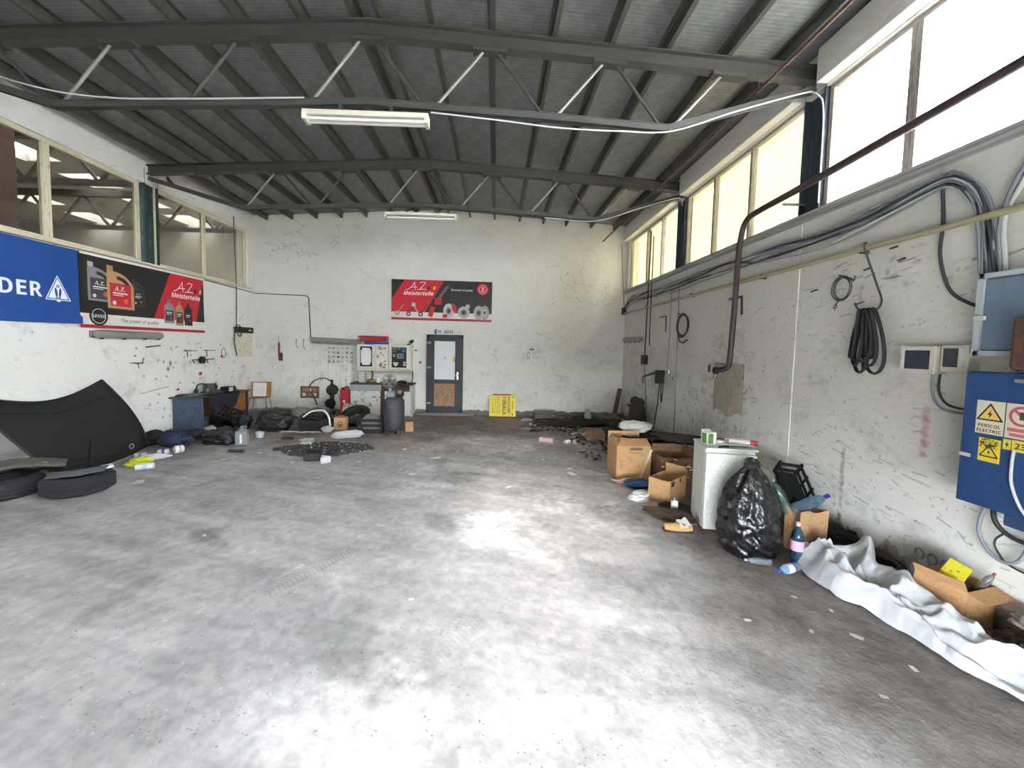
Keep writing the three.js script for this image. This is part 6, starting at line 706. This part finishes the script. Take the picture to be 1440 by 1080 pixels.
{ const t = thing('angle_bracket', 'thin steel bracket on right wall beyond the hose coil', 'bracket', [XR, 2.42, -7.9]); M('arm', bar([0, 0, -0.1], [-0.02, 0, 0.25], 0.015, 0.02), MAT.steel, t); M('leg', bar([-0.01, 0, 0.24], [-0.01, -0.3, 0.24], 0.015, 0.02), MAT.steel, t); }
{ const t = thing('switch_box', 'small dark switch box on the black conduit near back corner', 'switch', [XR, 1.55, -8.62]); M('case', RB(-0.04, 0, 0, 0.08, 0.2, 0.22, 0.01), MAT.black, t); M('lever', cyl([-0.08, 0.06, 0.05], [-0.12, 0.08, 0.3], 0.01, 8), MAT.steel, t); }
{ const t = thing('drop_conduit', 'black conduit dropping from window to switch box near the corner', 'conduit'); M('pipe_run', tube([[3.2, 4.25, -8.5], [3.19, 4.2, -8.42], [3.18, 3.9, -8.4], [3.2, 2.6, -8.5], [3.22, 1.65, -8.58]], 0.014, 50, 8), MAT.black, t); M('lower_wire', tube([[3.22, 1.45, -8.58], [3.23, 1.0, -8.5], [3.23, 0.5, -8.4], [3.22, 0.1, -8.36]], 0.007, 24, 6), MAT.cable, t); }
one('drop_conduit', 'thin rust coloured conduit beside the black one near corner', 'conduit', tube([[3.2, 4.1, -8.3], [3.2, 3.0, -8.3], [3.2, 2.0, -8.3], [3.22, 1.85, -8.3]], 0.011, 40, 6), MAT.rust);
one('drop_conduit', 'thin grey conduit dropping to a small socket on right wall', 'conduit', tube([[3.23, 2.86, -7.4], [3.24, 2.2, -7.42], [3.24, 1.55, -7.45], [3.24, 1.44, -7.45]], 0.008, 30, 6), MAT.cableGrey);
one('drop_conduit', 'thin grey conduit running down to floor beyond the hose coil', 'conduit', tube([[3.23, 2.86, -7.1], [3.24, 2.0, -7.1], [3.24, 1.0, -7.08], [3.24, 0.1, -7.05]], 0.008, 30, 6), MAT.cableGrey);
for (const [z, y, l] of [[-7.45, 1.36, 'left one of two white sockets beyond the hose coil'], [-7.18, 1.26, 'right one of two white sockets beyond the hose coil']]) { const t = thing('power_socket', l, 'socket', [XR, y, z]); M('plate', RB(-0.02, 0, 0, 0.04, 0.08, 0.08, 0.01), MAT.cableWhite, t); M('insert', at(cyl([-0.04, 0, 0], [-0.045, 0, 0], 0.025, 14), 0, 0, 0), MAT.cableGrey, t); }
{ const t = thing('crane_arm', 'black lever arm with hanging cables on right wall near the corner', 'lever', [XR, 1.25, -7.62]); M('motor_block', RB(-0.1, 0, 0, 0.14, 0.26, 0.16, 0.02), MAT.black, t); M('arm', bar([-0.1, 0.1, -0.06], [-0.14, -0.05, -0.75], 0.03, 0.03), MAT.black, t); M('hook', tube([[-0.14, -0.05, -0.75], [-0.14, -0.1, -0.78], [-0.14, -0.16, -0.75], [-0.14, -0.2, -0.76]], 0.012, 20), MAT.steel, t); for (let i = 0; i < 3; i++) M('cable_loop', tube([[-0.1, 0.08, 0.08], [-0.12, 0.05, 0.2 + i * 0.02], [-0.12, -0.2, 0.22], [-0.1, -0.4 - i * 0.04, 0.12], [-0.09, -0.25, 0.05], [-0.09, -0.05, 0.03]], 0.01, 36, 6), MAT.cable, t); M('down_rod', tube([[-0.1, -0.12, 0], [-0.12, -0.4, 0.02], [-0.12, -0.5, 0], [-0.15, -1.15, -0.1]], 0.012, 24, 6), MAT.cable, t); }
{ const t = thing('junction_box', 'small junction box with cables at the back end of bundle', 'junction box', [3.2, 2.72, -10.05]); M('case', RB(0, 0, 0, 0.1, 0.18, 0.12, 0.01), MAT.steel, t); M('riser_wire', tube([[0, 0.1, 0], [-0.05, 0.8, -0.05], [-0.08, 1.4, -0.08], [-0.1, 1.7, -0.1]], 0.008, 24, 5), MAT.cable, t); }
one('small_dome_lamp', 'small dark domed lamp on cable bundle near back corner', 'lamp', at(new THREE.SphereGeometry(0.045, 14, 10), 0, 0, 0, 0, 0, 0, [1, 0.9, 1]), std(0x8f9696, 0.3), [3.2, 2.86, -8.05]);
// ---------- left wall and back wall cables, truss cables ----------
one('hanging_cable', 'dark cable hanging from roof down the left wall past calendar', 'cable', tube([[XL + 0.05, 4.55, -9.35], [XL + 0.05, 4.1, -9.36], [XL + 0.04, 3.0, -9.42], [XL + 0.04, 2.2, -9.4], [XL + 0.06, 2.0, -9.36], [XL + 0.06, 1.86, -9.5], [XL + 0.06, 2.05, -9.55], [XL + 0.05, 2.12, -9.4], [XL + 0.05, 1.8, -9.3], [XL + 0.05, 1.42, -9.38]], 0.011, 90, 6), MAT.cable);
one('surface_conduit', 'dark conduit crossing back wall to the long strip light', 'conduit', tube([[XL + 0.02, 2.95, ZB + 0.02], [-5.2, 2.93, ZB + 0.02], [-4.78, 2.92, ZB + 0.02], [-4.68, 2.88, ZB + 0.02], [-4.66, 2.5, ZB + 0.02], [-4.63, 1.86, ZB + 0.03]], 0.011, 60, 6, false, 0.2), MAT.cable);
one('surface_conduit', 'thin dark conduit under the left window sill to the corner', 'conduit', tube([[XL + 0.02, 2.99, -8.45], [XL + 0.02, 2.97, -9.3], [XL + 0.02, 2.95, ZB + 0.03]], 0.009, 20, 6), MAT.cable);
struct('trim_6', RB(XL + 0.025, 3.035, -5.75, 0.09, 0.04, 8.4, 0.008), frameL);
one('truss_cable', 'pale cable strung along the nearer truss left part', 'cable', tube([[-5.6, 4.5, T1 + 0.09], [-4.6, 4.2, T1 + 0.09], [-3.9, 4.11, T1 + 0.09], [-3.1, 4.13, T1 + 0.08], [-1.95, 4.19, T1 + 0.07]], 0.008, 50, 5), MAT.cableWhite);
one('truss_cable', 'white cable sagging under the nearer truss right part', 'cable', tube([[-0.7, 4.1, T1 + 0.06], [0.0, 4.04, T1 + 0.07], [0.6, 3.99, T1 + 0.07], [1.2, 3.98, T1 + 0.07], [1.75, 4.0, T1 + 0.07], [2.4, 4.22, T1 + 0.06], [3.1, 4.43, T1 + 0.06], [3.2, 4.4, T1 + 0.1], [3.24, 4.2, T1 + 0.16], [3.25, 3.3, T1 + 0.16]], 0.008, 90, 5), MAT.cableWhite);
one('truss_cable', 'pale cable clipped along the farther truss right end', 'cable', tube([[0.8, 4.03, T2 + 0.07], [1.7, 4.0, T2 + 0.07], [2.5, 4.25, T2 + 0.07], [3.15, 4.44, T2 + 0.07], [3.22, 4.3, T2 + 0.1]], 0.008, 50, 5), MAT.cableWhite);
renderer.render(scene, camera);
